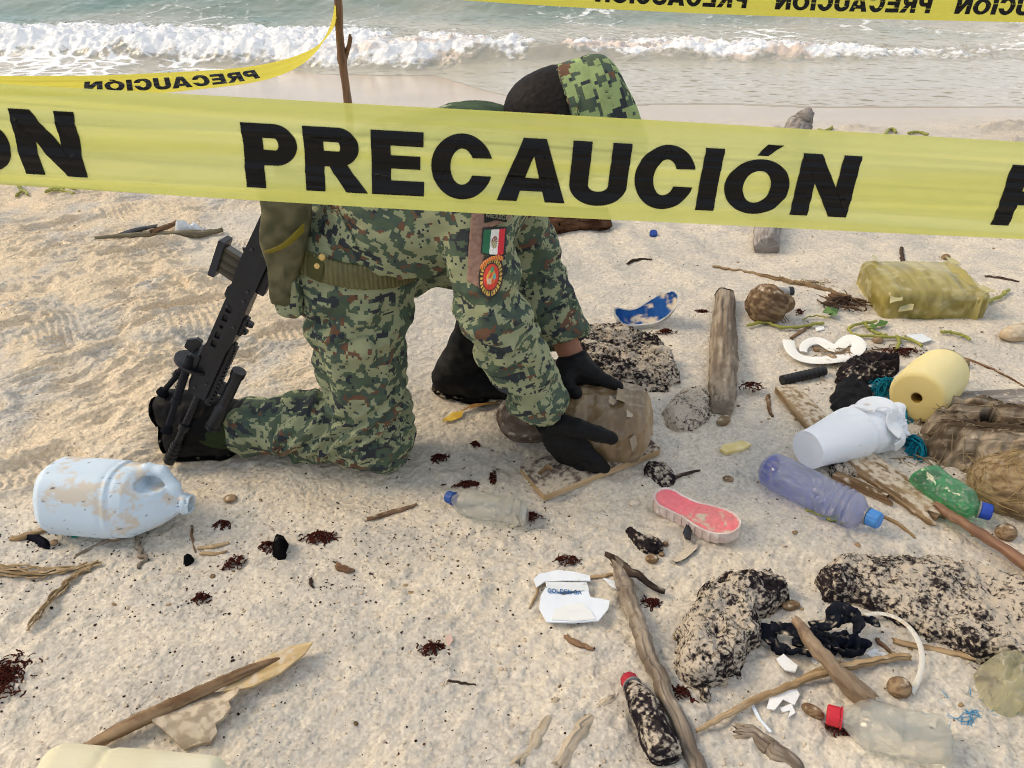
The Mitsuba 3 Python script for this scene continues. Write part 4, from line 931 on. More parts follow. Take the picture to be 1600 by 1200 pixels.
for i_, (a_, b_) in enumerate(((.225, .014), (.245, -.012), (.46, -.016), (.52, .022), (.565, -.012), (.60, -.012), (.70, -.010), (.70, .022))): add(rifle + '__screw', place(lathe([(.0001, .0022), (.0032, .0022), (.0038, .001), (.004, -.004)], 14), [ra, rb_, rc], rp(sm(a_), b_ * TS, (.0205 if a_ < .585 else .0228))), (.030, .030, .033), 'gunmetal', 40)
# bipod: saddle, two legs with sleeves and feet
rpart('bipod_base', [bx(.255, .30, .030, .062, .030, .004), prof([(.285, .055), (.335, .050), (.338, .068), (.318, .090), (.292, .090)], .006), rod(.262, .268, .05, 0, .040)])
for sgn, tip in ((1, .02), (-1, .055)):
    a0, a1 = rp(.285, .040, .026 * sgn), rp(.125 if sgn < 0 else .10, .082 if sgn < 0 else .022, .040 * sgn)
    rk = add(rifle + '__bipod_leg', join([tube([lerp(a0, a1, q) for q in (0, .55)], .0085, 14), tube([lerp(a0, a1, q) for q in (.5, .93)], .0062, 14), tube([lerp(a0, a1, q) for q in (.53, .60)], .0105, 14)]), blk, 'dark', 40)
    add(rk + '__foot', tube([lerp(a0, a1, q) for q in (.90, .93, .99, 1.0)], [.0070, .0115, .0125, .009], 14), (.010, .011, .014), 'matte', 40)
rpart('bipod_base__spring', [tube([[.270 - .0020 * i, .042 + .006 * math.cos(i * 1.2), .012 + .006 * math.sin(i * 1.2)] for i in range(40)], .0014, 6)])
# light on its side mount
rpart('light', [rod(.150, .20, -.078, .010, .0155), rod(.20, .215, -.078, .010, .0155, .012), rod(.215, .29, -.078, .010, .0125), rod(.29, .31, -.078, .010, .0145), rod(.145, .152, -.078, .010, .0168)] + [rod(.292 + .005 * i, .295 + .005 * i, -.078, .010, .0152) for i in range(4)])
rpart('light__mount', [bx(.225, .255, -.070, -.030, .008), bx(.22, .26, -.088, -.068, .015)])
rpart('sling_swivel', [tube([[.535, .026, .0], [.545, .036, 0], [.552, .024, 0]], .003, 8)])

# ---------------------------------------------------------------- builders for what the sea has thrown up
def wood_add(key, m, col): return add(key, m, col, 'wood', True, uv=m.metadata['uv'])
def path_on(pts, up, n=24, wob=0.0, seed=0):
    """A smooth line over the sand through the given sight lines, 'up' above it (a number or one per point)."""
    ups = np.broadcast_to(np.asarray(up, float), (len(pts),))
    P = smooth_path([G(a, b, u) for (a, b), u in zip(pts, ups)], n)
    if wob: P = P + (np.stack([meshkit.noise(np.stack([np.arange(n) * .45, np.full(n, k * 7.1 + seed), 0 * np.arange(n)], 1), seed) for k in range(3)], 1) - .5) * 2 * wob * [1, 1, .4]
    return P
def stick(name, label, cat, pts, r, col, up=None, n=34, sides=14, jitter=.10, wob=.002, flat=1.0, mat='rough', group=None, seed=1, part=None):
    r = np.atleast_1d(r); L_ = np.linalg.norm(G(*pts[0]) - G(*pts[-1])); n = int(np.clip(L_ / .0055, 16, 150)); sides = int(np.clip(2 * math.pi * r.max() / .0032, 8, 30))
    r = np.interp(np.linspace(0, 1, n), np.linspace(0, 1, len(r)), r); r = r * (1 + .22 * (meshkit.fbm(np.stack([np.arange(n) * .11, np.full(n, seed + .5), np.zeros(n)], 1), 3, seed) - .5) * 2)
    P = path_on(pts, float(r.mean() * .75) if up is None else up, n, wob, seed)
    m = tube(P, r, sides, jitter=jitter * .35, seed=seed, flat=flat); v = np.array(m.vertices); g_ = np.random.default_rng(seed + 70)
    for e0, d_ in ((0, P[0] - P[1]), (n - 1, P[-1] - P[-2])): v[e0 * sides:(e0 + 1) * sides] += unit(d_) * (g_.uniform(-.2, 1.1, sides) * r[e0])[:, None]
    md = m.metadata['uv']; m = trimesh.Trimesh(v, m.faces, process=False); m.metadata['uv'] = md
    c = grain(col[0], col[1], P[-1] - P[0], 170, 16, seed, col[2] if len(col) > 2 else None, .16) if isinstance(col, (tuple, list)) and np.ndim(col) == 2 else col
    k = thing(name, label, cat, group)
    if mat == 'rough': return wood_add(k, m, c)
    add(k, m, c, mat, 50); return k
def outline(px, n=160, up=0.0):
    P = np.array([G(a, b, up)[:2] for a, b in px]); P = np.vstack([P, P[:1]]); t = np.concatenate([[0], np.cumsum(np.linalg.norm(np.diff(P, axis=0), axis=1))])
    return CubicSpline(t, P, bc_type='periodic')(np.linspace(0, t[-1], n, endpoint=False))
def mound(px, height, edge, rough=.006, f=24, seed=1, res=.0045, ridge=None, tilt=(0, 0), power=.5):
    """A lump of the given outline resting in the sand: steep sides, uneven top, a closed base under the sand."""
    P = outline(px, 160, height * .45); lo, hi = P.min(0) - .01, P.max(0) + .01
    X, Y = np.meshgrid(np.arange(lo[0], hi[0], res), np.arange(lo[1], hi[1], res)); q = np.stack([X.ravel(), Y.ravel()], 1)
    wobble = .35 * edge * (N(np.c_[q, 0 * q[:, 0]], 45, seed + 3, 2) - .5) * 2
    s = -d_poly(q, P) + wobble
    base = beach(q[:, 0], q[:, 1], False)
    prof_ = np.clip(s / edge, 0, 1); prof_ = (1 - (1 - prof_) ** 2) ** power
    v3 = np.c_[q, 0 * q[:, 0] + seed]
    nz = (N(v3, f, seed, 4) - .5) * 2
    if ridge is not None:
        a = math.radians(ridge[0]); u, w = q[:, 0] * math.cos(a) + q[:, 1] * math.sin(a), -q[:, 0] * math.sin(a) + q[:, 1] * math.cos(a)
        r = meshkit.fbm(np.stack([u * ridge[1], w * ridge[2], 0 * u + seed], 1), 4, seed + 7); nz = .4 * nz + 1.5 * (1 - np.abs(2 * r - 1) * 2) * .8
    c = q.mean(0); z = base + prof_ * (height + tilt[0] * (q[:, 0] - c[0]) + tilt[1] * (q[:, 1] - c[1]) + rough * nz * 2) - .012 + .012 * prof_
    ins = s > -.004; nx, ny = X.shape[1], X.shape[0]
    i = (np.arange(ny - 1)[:, None] * nx + np.arange(nx - 1)[None]).ravel()
    F = np.vstack([np.stack([i, i + 1, i + nx + 1], 1), np.stack([i, i + nx + 1, i + nx], 1)]); F = F[ins[F].all(1)]
    z = np.where(s <= .001, base - .015, z)
    top = trimesh.Trimesh(np.c_[q, z], F, process=False); top.remove_unreferenced_vertices()
    v = np.array(top.vertices); f_ = np.array(top.faces); vb = v.copy(); vb[:, 2] = np.minimum(v[:, 2] - .004, base.min() - .03)
    e = np.sort(f_[:, [0, 1, 1, 2, 2, 0]].reshape(-1, 2), 1); ed = f_[:, [0, 1, 1, 2, 2, 0]].reshape(-1, 2); _, inv, cnt = np.unique(e, axis=0, return_inverse=True, return_counts=True)
    be = ed[cnt[inv.ravel()] == 1]; n = len(v)
    side = np.vstack([np.stack([be[:, 1], be[:, 0], be[:, 0] + n], 1), np.stack([be[:, 1], be[:, 0] + n, be[:, 1] + n], 1)])
    return trimesh.Trimesh(np.vstack([v, vb]), np.vstack([f_, f_[:, ::-1] + n, side]), process=False)
def strands(mesh, n, length, r, col, seed, key, up_min=.1, lift=.001, region=None, kind=True, curl=.5):
    """Short fibres lying on a surface, as one part."""
    g = np.random.default_rng(seed); m = tm(mesh); v, f = np.array(m.vertices), np.array(m.faces)
    fn = np.cross(v[f[:, 1]] - v[f[:, 0]], v[f[:, 2]] - v[f[:, 0]]); ar = np.linalg.norm(fn, axis=1); nn = fn / np.maximum(ar[:, None], 1e-12)
    ok = nn[:, 2] > up_min
    if region is not None: ok &= region(v[f].mean(1))
    if not ok.any(): return
    fi = g.choice(np.nonzero(ok)[0], n, p=(ar * ok)[ok] / (ar * ok).sum()); V, F = [], []
    for k, i in enumerate(fi):
        c = v[f[i]].mean(0) + nn[i] * (lift + r); a = g.uniform(0, 2 * math.pi); t = np.array([math.cos(a), math.sin(a), 0]); t -= nn[i] * (t @ nn[i]); t = unit(t); b = np.cross(nn[i], t); L = length * g.uniform(.4, 1.3); cu = g.uniform(-1, 1) * curl
        pts = [c + t * L * q + b * L * cu * (q * q) + nn[i] * .35 * L * g.uniform(-.2, .5) * abs(q) for q in (-.5, 0, .5)]
        tb_ = tube(pts, [r * .8, r, r * .6], 4, cap=False); F.append(np.array(tb_.faces) + 12 * k); V.append(np.array(tb_.vertices))
    kk = add(key, (np.vstack(V), np.vstack(F)), col, 'matte', True)
    if kind: labels[kk] = {'label': 'short loose fibres clinging to it', 'kind': 'stuff'}
def film_bump(p, n, uv): return 0.0060 * mikit.fbm(p.x * 34, p.y * 34, p.z * 34, octaves=3)
def film_dust(p, n, uv): return 0.06 + 0.26 * mikit.smoothstep(.50, .80, mikit.fbm(p.x * 170, p.y * 170, p.z * 170, octaves=3) + .10 * mikit.noise(p.x * 20, p.y * 20, p.z * 20) - .05 + .05 * mikit.noise(p.x * 400, p.y * 400, p.z * 400))
FILM, DUST = proc(film_bump, 1.2e-3), proc(film_dust)
scene['bottle_dust'] = two({'type': 'diffuse', 'reflectance': {'type': 'rgb', 'value': [.60, .56, .50]}})
def plastic(name, tint, clear=.62, rough=.16, dt=.8):
    scene[name] = {'type': 'blendbsdf', 'weight': DUST, 'a': {'type': 'bumpmap', 'nested_texture': FILM, 'scale': 1.0, 'nested_bsdf': {'type': 'principledthin', 'base_color': {'type': 'rgb', 'value': list(tint)}, 'roughness': rough, 'spec_trans': clear, 'diff_trans': dt, 'eta': 1.5}}, 'b': {'type': 'ref', 'id': 'bottle_dust'}}
plastic('pet_clear', (.95, .96, .93), .90, .08); plastic('pet_blue', (.64, .69, .92), .88, .09); plastic('pet_green', (.14, .66, .34), .80, .10); plastic('film_olive', (.80, .78, .58), .78, .12)
def bottle(name, label, pts, prof_, mat, cap_col, crush=.2, up=None, n=90, sides=36, seed=1, ribs=None, cap_len=.016, cap_r=.0155, flat=1.0, dust=None, cap_cat=None, shell_col=(.8, .8, .8), capkey='cap'):
    """pts runs from the base to the mouth; prof_: (fraction of the length, radius)."""
    pr = np.array(prof_); r0 = pr[:, 1].max()
    P = path_on(pts, r0 * flat * .92 if up is None else up, n); t = np.linspace(0, 1, n); R = np.interp(t, pr[:, 0], pr[:, 1])
    if ribs: R = R - .0038 * (np.sin(t * ribs[2] * 2 * math.pi) > .55) * (t > ribs[0]) * (t < ribs[1])
    m = tube(P, R, sides, cap=True, flat=flat)
    v = np.array(m.vertices); cx = np.vstack([np.repeat(P, sides, 0), P[:1], P[-1:]]); rr = np.concatenate([np.repeat(R, sides), [0, 0]])
    d = meshkit.fbm(v * 15, 3, seed) - .5; d2 = 1 - np.abs(2 * meshkit.fbm(v * 22, 2, seed + 3) - 1) * 2
    k_ = np.clip(rr / r0, 0, 1) ** 2
    v = v + (cx - v) * (crush * np.clip(1.6 * d, -.1, .7) + .10 * crush * d2)[:, None] * k_[:, None]
    v[:, 2] = np.maximum(v[:, 2], beach(v[:, 0], v[:, 1], False) - .012)
    k = thing(name, label, 'bottle')
    m = trimesh.Trimesh(v, m.faces, process=False)
    if isinstance(mat, str) and mat.startswith(('pet', 'film')): scene[k] = ply(trimesh.Trimesh(v, m.faces, process=False), mat, smooth=True)
    elif isinstance(mat, float): scene[k] = ply(m, 'crust', smooth=True, uv=np.tile([mat, 0.], (len(v), 1)))
    else: add(k, m, mat, 'rough', True)
    if cap_col is not None and isinstance(mat, str):
        ax0 = unit(P[3] - P[0]); add(k + '__base', place(lathe([(.0001, .006), (R[5] * .45, .006), (R[5] * .66, .0015), (R[5] * .80, .004)], 30), frame(np.cross(ax0, [0, .3, 1]), ax0), P[1] + ax0 * .004), {'pet_blue': (.10, .13, .42), 'pet_green': (.01, .22, .10)}.get(mat, (.50, .50, .46)), 'gloss', 50)
    if cap_col is not None:
        ax = unit(P[-1] - P[-4]); c0 = P[-1]; R_ = frame(np.cross(ax, [0, .3, 1]), ax)
        gp = lathe([(cap_r * .9, -.004), (cap_r, -.003), (cap_r, cap_len * .85), (cap_r * .9, cap_len), (.0001, cap_len + .0004)], 44)
        gv = np.array(gp.vertices); aa = np.arctan2(gv[:, 1], gv[:, 0]); rad = np.hypot(gv[:, 0], gv[:, 1]); gv[:, :2] *= (1 + .035 * np.where(rad > cap_r * .97, np.sign(np.sin(aa * 22)), 0))[:, None]
        add(k + '__' + capkey, place(trimesh.Trimesh(gv, gp.faces, process=False), R_, c0), cap_col, 'satin', 50)
        add(k + '__neck_ring', tube([c0 - ax * .007, c0 - ax * .0045], cap_r * 1.12, 24), cap_col if not callable(cap_col) else (.2, .2, .2), 'satin', 50)
    return k, m, P
def blob(name, label, cat, px, radii, col, yaw=0.0, tilt=0.0, rough=.06, f=50, up=.6, mat='rough', group=None, seed=1, sub=3):
    m = trimesh.creation.icosphere(subdivisions=sub); v = np.array(m.vertices); v = v * (1 + rough * 2 * (N(v + seed * 3.1, f * .05, seed, 3) - .5))[:, None] * np.asarray(radii, float)
    a = math.radians(yaw); R = np.array([[math.cos(a), math.sin(a), 0], [-math.sin(a), math.cos(a), 0], [0, 0, 1]]); b = math.radians(tilt); R = np.array([[math.cos(b), 0, math.sin(b)], [0, 1, 0], [-math.sin(b), 0, math.cos(b)]]) @ R
    return one(name, label, cat, place(trimesh.Trimesh(v, m.faces, process=False), R, G(*px, up * radii[2])), col, mat, True, group)
def sheet(px, th, up, curl=.0, seed=1, res=.005, wave=.004, f=14, axis=0.0, lift=None):
    """A thin bent piece cut to an outline, with real thickness."""
    P = np.array([G(a, b)[:2] for a, b in px]); m = refine(extr(Polygon(P), th), res); v = np.array(m.vertices); c = P.mean(0); q = v[:, :2] - c; a = math.radians(axis); w = -q[:, 0] * math.sin(a) + q[:, 1] * math.cos(a)
    z = beach(v[:, 0], v[:, 1], False) + up + curl * w * w / max(1e-6, np.ptp(P, axis=0).max()) * 10 + wave * 2 * (meshkit.fbm(np.c_[v[:, :2] * f, 0 * w + seed], 3, seed) - .5)
    if lift is not None: z = z + lift[0] * q[:, 0] + lift[1] * q[:, 1]
    v[:, 2] += z; return trimesh.Trimesh(v, m.faces, process=False)
def crust_add(k, m, amt): scene[k] = ply(m, 'crust', smooth=True, uv=np.tile([amt, 0.], (len(m.vertices), 1)))
def plank(c, R, h, seed=1, rough=.002, res=.009, broken=0.0):
    m = refine(rbox(h, .004), res); v = np.array(m.vertices); t = v[:, 0] / h[0]
    v += (.0025 + rough) * (meshkit.fbm(v * [6, 40, 40] + seed, 3, seed)[:, None] - .5) * [0, 1, 1.4]
    if broken: v[:, 0] += np.where(t > .75, (meshkit.noise(np.c_[v[:, 1] * 90, v[:, 2] * 50, 0 * t + seed], seed) - .75) * broken * (t - .75) * 4, 0)
    return place(trimesh.Trimesh(v, m.faces, process=False), R, c)
def on_axis(a, b, up=0.0):        # frame of something lying on the sand from one sight line to another: centre, rows, half length
    p, q = G(*a, up), G(*b, up); return (p + q) / 2, frame(q - p), np.linalg.norm(q - p) / 2
BLACKF = (.010, .009, .012)
crust = lambda seed, amt, f=62: dusted((.014, .012, .016), amt, f, seed, .45, .10, (.035, .028, .030), 30)

# ---------------------------------------------------------------- package, stone and board under the hands
pkc = np.array([*G(940, 668)[:2], 0]); pkc = G(938, 690); pkc = np.array([.196, 1.435, hgt(.196, 1.435) + .078]); pkR = frame([1, -.16, 0])
def pk_sdf(p): return smin(d_box(p, pkc, pkR, [.114, .088, .064], .044), d_ell(p, pkc, pkR, [.116, .096, .071]), .025)
pm = surface(pk_sdf, pkc - .16, pkc + .16, .0042); v_ = np.array(pm.vertices); ql = (v_ - pkc) @ pkR.T
pm = push(pm, .0035 * folds(v_, pkR[2], 6, 30, 5) + .0035 * folds(v_, [.5, .2, 1], 14, 34, 6) + .0008 * np.sign(np.sin(ql[:, 0] * 150 + 2 * N(v_, 12, 3))) * (np.abs(ql[:, 1]) < .07))
def pk_col(v, n):
    q = (v - pkc) @ pkR.T; s = N(np.c_[q[:, 0] * 60, q[:, 1] * 8, q[:, 2] * 8], 1, 4, 3)
    c = mixc([.145, .092, .045], [.265, .185, .105], sstep(.3, .7, s)); c = mixc(c, [.19, .115, .035], sstep(.45, .65, N(v, 16, 8)) * sstep(.02, -.05, q[:, 2])); return mixc(c, [.34, .28, .20], .4 * sstep(.55, .75, N(v, 60, 9, 3)))
package = thing('wrapped_package', 'brown tape-wrapped package held between the black gloves', 'package'); add(package, pm, pk_col, 'gloss', True)
def flap(name, px, Y, label=None, col=(.36, .28, .19), R=None, seed=1, curl=.010):
    """A torn piece of wrapping standing off the package."""
    P = [on_cloth(a, b, pk_sdf, 1.2, 2.0) for a, b in px]; P = [q if np.linalg.norm(q - pkc) < .22 else pkc + pkR[2] * .07 for q in P]; c = np.mean(P, 0); n = unit(c - pkc); t = unit(P[1] - P[0]); t = unit(t - n * (t @ n)); b = np.cross(n, t); q = [[(x - c) @ t, (x - c) @ b] for x in P]
    m = refine(extr(Polygon(q).buffer(0), .0012), .006); v = np.array(m.vertices); v[:, 2] += .004 + curl * (N(np.c_[v[:, :2], 0 * v[:, 0]], 40, seed, 2) - .2); return add(package + '__' + name, place(trimesh.Trimesh(v, m.faces, process=False), [t, b, n], c), col, 'satin', 50)
flap('torn_tape', [(960, 612), (972, 613), (978, 630), (955, 632)], 0, col=(.27, .20, .125), curl=.02); flap('torn_tape', [(970, 641), (985, 646), (1000, 653), (976, 652)], 0, col=(.40, .34, .26), seed=4); flap('torn_tape', [(978, 683), (990, 678), (1000, 690), (984, 703)], 0, col=(.30, .25, .18), seed=6, curl=.004); flap('torn_tape', [(950, 622), (962, 628), (958, 634), (949, 630)], 0, col=(.40, .31, .21), seed=8)
stc = np.array([.050, 1.500, hgt(.05, 1.5) + .048])
def st_sdf(p): return smin(d_ell(p, stc, frame([1, .35, 0]), [.088, .070, .064]), d_ell(p, stc + [.055, .10, .020], frame([1, .9, 0]), [.07, .07, .062]), .03)
sm_ = surface(st_sdf, stc - .15, stc + .18, .005); sm_ = push(sm_, .010 * (N(sm_.vertices, 22, 3, 4) - .5))
one('rounded_stone', 'grey brown rounded stone lying behind the wrapped package', 'stone', sm_, dusted((.115, .082, .062), .30, 70, 5, .3, .12, (.20, .155, .125), 60), 'rough', True)
bl, bn, br = G(812, 752), G(850, 785), G(1032, 712)
bx_ = unit(br - bn); bwid = .11; bc_ = (bn + br) / 2 + np.array([-bx_[1], bx_[0], 0]) * bwid * .5 + [0, 0, .012]
bd_h = [np.linalg.norm(br - bn) / 2, bwid / 2, .0085]
bpoly = sbox(-bd_h[0], -bd_h[1], bd_h[0], bd_h[1]).buffer(-.006).buffer(.006).difference(affinity.rotate(sbox(-bd_h[0] + .030, .010, -bd_h[0] + .058, .018).buffer(.006), 25))
bm_ = extr(bpoly, .017); bm_.apply_translation([0, 0, -.0085]); bm_ = refine(bm_, .008)
one('wooden_board', 'small flat wooden board with a slotted hole under the package', 'board', place(bm_, frame(bx_), bc_), lambda v, n: np.where((n[:, 2] > .6)[:, None], dusted((.16, .12, .10), .46, 130, 6, .2)(v, n), grain([.42, .29, .16], [.58, .43, .26], bx_, 150, 20, 4)(v, n)), 'rough', 30)

# ---------------------------------------------------------------- sand-crusted black fibre lumps
def fibre_lump(label, px, h, edge, amt, seed, nst, region=None, grad=(0, 0), **kw):
    k = thing('fibre_lump', label, 'debris lump'); m = mound(px, h, edge, seed=seed, res=.0036, **kw); q = np.array(m.vertices); q0 = q[:, :2].mean(0)
    m = push(m, .0022 * (N(q, 160, seed + 2, 2) - .5) * 2)
    scene[k] = ply(m, 'crust', smooth=True, uv=np.stack([amt + grad[0] * (q[:, 0] - q0[0]) + grad[1] * (q[:, 1] - q0[1]), 0 * q[:, 0]], 1))
    if nst: strands(m, int(nst * 1.6), .008, .0006, BLACKF, seed, k + '__fibre', .0, region=region, curl=1.4)
    return k
fibre_lump('ridged black fibre slab behind the far glove, layered and lightly dusted', [(893, 545), (925, 524), (985, 524), (1035, 540), (1062, 572), (1052, 600), (1010, 606), (958, 598), (912, 580)], .032, .035, .52, 3, 300, ridge=(-18, 9, 40), rough=.009, tilt=(-.1, .1))
fibre_lump('half buried black lump capped with pale sand, beside the grey log', [(1036, 645), (1060, 612), (1096, 603), (1116, 622), (1106, 654), (1078, 670), (1046, 668)], .026, .030, .72, 5, 110, grad=(-3.5, .8), rough=.007, f=30)
fibre_lump('tall rounded black and sand lump in the lower right, left of the tangled straps', [(1060, 985), (1082, 935), (1128, 897), (1180, 886), (1218, 900), (1230, 928), (1204, 950), (1196, 988), (1166, 1024), (1136, 1062), (1090, 1074), (1058, 1052), (1053, 1015)], .052, .042, .54, 7, 300, grad=(-.4, -.6), rough=.011, f=26)
fibre_lump('largest flat black and sand slab at the right edge, below the brown curved stick', [(1276, 905), (1312, 863), (1390, 860), (1470, 862), (1560, 886), (1640, 925), (1650, 1040), (1560, 1032), (1480, 1002), (1400, 962), (1340, 938), (1290, 926)], .038, .030, .60, 9, 300, grad=(1.0, .5), rough=.009, f=22)
fibre_lump('small charred crusted lump lying on the broken plank', [(1294, 732), (1306, 712), (1340, 700), (1368, 710), (1366, 728), (1338, 742), (1310, 745)], .034, .025, .42, 12, 120, rough=.007, f=40)
k = thing('fabric_scrap', 'small black and sandy scrap of crumpled fabric right of the board', 'fabric scrap'); crust_add(k, mound([(1006, 728), (1030, 720), (1050, 728), (1056, 748), (1040, 758), (1026, 752)], .022, .016, .012, 40, 14, .0036), .36)

# ---------------------------------------------------------------- soles
def sole(name, label, heel, toe, width, th, top_col, side_col, curl=.0, seed=1, lift=.0, scallop=0, ridges=0, roll=0.0, rim=.0):
    p, q = G(*heel, .012), G(*toe, .012); L = np.linalg.norm(q - p); x = np.linspace(0, 1, 60)
    hw = width * (.40 * np.sqrt(np.clip(1 - ((x - .16) / .16) ** 2, 0, 1)) * (x < .16) + (x >= .16) * (.40 - .025 * np.sin(np.clip((x - .16) / .42, 0, 1) * math.pi) + .12 * sstep(.35, .72, x)) * np.where(x > .74, np.sqrt(np.clip(1 - ((x - .74) / .26) ** 2, 0, 1)), 1))
    poly = Polygon(np.vstack([np.c_[x * L, hw], np.c_[x[::-1] * L, -hw[::-1] * .92]])).buffer(0)
    m = refine(extr(poly, th), .0055); v = np.array(m.vertices); tt = v[:, 0] / L; up_ = v[:, 2] / th
    e = -d_poly(v[:, :2], np.array(poly.exterior.coords)[:-1])
    if scallop: v[:, :2] += ((np.sin(tt * scallop * 2 * math.pi) > 0)[:, None] * .0020 - .001) * np.sign(v[:, 1])[:, None] * [0, 1] * (up_ < .8)[:, None]
    v[:, 2] += np.where(up_ > .5, rim * sstep(.010, .002, e), 0) + np.where((up_ > .5) & (e > .008) & (tt > .45), ridges * np.sin(tt * 85), 0)
    v[:, 2] += curl * (np.abs(tt - .45) ** 2) * 4 * L + lift * tt * L
    R = frame(q - p); c_, s_ = math.cos(roll), math.sin(roll); R = np.array([R[0], c_ * R[1] + s_ * R[2], -s_ * R[1] + c_ * R[2]])
    k = thing(name, label, 'shoe sole'); m2 = place(trimesh.Trimesh(v, m.faces, process=False), R, p - [0, 0, .006])
    up_key = {tuple(np.round(a, 6)): b for a, b in zip(np.array(m2.vertices), np.c_[up_, e, tt])}
    def col(vv, nn):
        w = np.array([up_key[tuple(np.round(a, 6))] for a in vv]); t_, s2 = top_col(vv, nn), side_col(vv, nn); return np.where(((w[:, 0] > .5) & (w[:, 1] > (.0045 if rim else .001)) & ((nn @ R[2]) > .4))[:, None], t_, s2)
    add(k, m2, col, 'rough', 35); return k
sole('shoe_sole', 'pink inner sole with a scalloped white edge lying on the sand', (1024, 782), (1154, 842), .076, .022, dusted((.80, .20, .235), .15, 90, 4, .1, .08, (.72, .24, .25), 18), vary((.62, .50, .46), (.74, .66, .62), 50, 2), .05, 3, .0, 11, .0011, .10, .004)
sole('shoe_sole', 'curled blue shoe sole dusted with sand beside the black slab', (956, 507), (1050, 490), .085, .014, dusted((.012, .055, .20), .40, 45, 6, .2, .1, (.02, .08, .27), 20), dusted((.55, .56, .55), .2, 40, 7), .32, 5, .10, 0, .0, .45, .002)

# ---------------------------------------------------------------- driftwood, planks and sticks
GW = ([.17, .135, .105], [.36, .30, .235], SANDC); BW = ([.12, .070, .042], [.25, .155, .095], SANDC); TW = ([.30, .20, .105], [.46, .335, .20], SANDC); DW = ([.035, .026, .022], [.085, .06, .048], SANDC)
def log(name, label, pts, r, col, seed, n=70, sides=40, rough=.06, split=0.0, ups=None):
    rr = np.interp(np.linspace(0, 1, n), np.linspace(0, 1, len(r)), r); P = path_on(pts, [a * .55 for a in np.interp(np.linspace(0, 1, len(pts)), np.linspace(0, 1, len(r)), r)] if ups is None else ups, n, .003, seed)
    m = tube(P, rr, sides); v = np.array(m.vertices); cx = np.vstack([np.repeat(P, sides, 0), P[:1], P[-1:]]); ax = unit(P[-1] - P[0]); al = v @ ax
    u = np.tile(np.arange(sides) * 2 * math.pi / sides, n); u = np.concatenate([u, [0, 0]])
    nz = meshkit.fbm(np.stack([np.cos(u) * 2.6, np.sin(u) * 2.6, al * 3.5 + seed], 1), 4, seed) - .5; crack = np.exp(-((meshkit.noise(np.stack([np.cos(u) * 4, np.sin(u) * 4, al * 2], 1), seed + 5) - .5) / .035) ** 2)
    v = v + (v - cx) * (2.6 * rough * nz * 2 - .10 * crack)[:, None]
    k = thing(name, label, 'driftwood'); add(k, trimesh.Trimesh(v, m.faces, process=False), grain(*col[:2], ax, 140, 18, seed, col[2], .12), 'wood', True, uv=m.metadata['uv']); return k
log('driftwood_log', 'grey weathered driftwood log half sunk in sand right of the black slab', [(1132, 462), (1131, 540), (1129, 600), (1128, 640)], [.030, .036, .036, .027], GW, 3, rough=.07)
blob('wood_plug', 'short round wooden plug at the foot of the grey log', 'wood', (1131, 657), (.022, .0125, .0125), grain([.20, .14, .09], [.36, .27, .17], [1, .5, 0], 150, 12, 5, SANDC, .3), 35, 0, .05)
log('driftwood_log', 'long driftwood trunk behind the tape, running down to the water', [(1197, 388), (1212, 300), (1236, 225), (1262, 178)], [.042, .048, .052, .056, .062, .064, .066, .030], ([.19, .165, .15], [.40, .37, .35], SANDC), 8, rough=.10, ups=[.02, .035, .05, .13])
log('palm_log', 'dark ribbed palm log lying behind the soldier, mostly hidden by the tape', [(838, 346), (880, 346), (946, 343)], [.05, .052, .045], ([.045, .022, .014], [.14, .075, .045], (.2, .13, .08)), 12, rough=.12)
for nm, lab, a, b, w_, th, sd, brk, up in (('wooden_plank', 'broken sandy plank end beside the black ribbed grip', (1228, 606), (1318, 708), .030, .011, 3, 0, .018), ('wooden_plank', 'long splintered plank running under the white plastic cup towards the green bottle', (1300, 690), (1474, 808), .036, .012, 6, .05, .012)):
    c, R, L = on_axis(a, b, up); one(nm, lab, 'plank', plank(c, R, [L, w_, th], sd, .006, .0052, brk), grain([.20, .135, .075], [.40, .29, .18], R[0], 130, 20, sd, SANDC, .40), 'rough', 35)
c, R, L = on_axis((1478, 634), (1660, 626), .022); one('wooden_plank', 'grey plank at the right edge beyond the rotten driftwood', 'plank', plank(c, R, [L, .034, .020], 9, .004), grain([.20, .18, .165], [.36, .335, .31], R[0], 130, 22, 9, SANDC, .2), 'rough', 35)
c, R, L = on_axis((1302, 742), (1398, 786), .008); one('wood_splinter', 'dark torn splinter of wood beside the long plank', 'wood', plank(c, R, [L, .010, .008], 11, .006, .006, .05), grain([.14, .085, .045], [.28, .19, .11], R[0], 130, 18, 4, SANDC, .25), 'rough', 35)
dk = thing('rotten_driftwood', 'large rotten piece of driftwood with deep furrows at the right edge', 'driftwood'); rm = mound([(1432, 676), (1440, 650), (1470, 636), (1530, 642), (1620, 655), (1640, 720), (1570, 728), (1510, 716), (1460, 704), (1436, 692)], .062, .07, .016, 18, 21, ridge=(-9, 3, 24), res=.0036)
def rot_col(v, n):
    h = G(1532, 692)[:2]; c = grain([.10, .070, .045], [.42, .34, .25], [1, -.16, 0], 62, 11, 5, SANDC, .16)(v, n); d = np.hypot((v[:, 0] - h[0]) / .022, (v[:, 1] - h[1]) / .020); return mixc(c, [.012, .010, .009], sstep(1.15, .85, d + .5 * (N(v, 60, 4) - .5)))
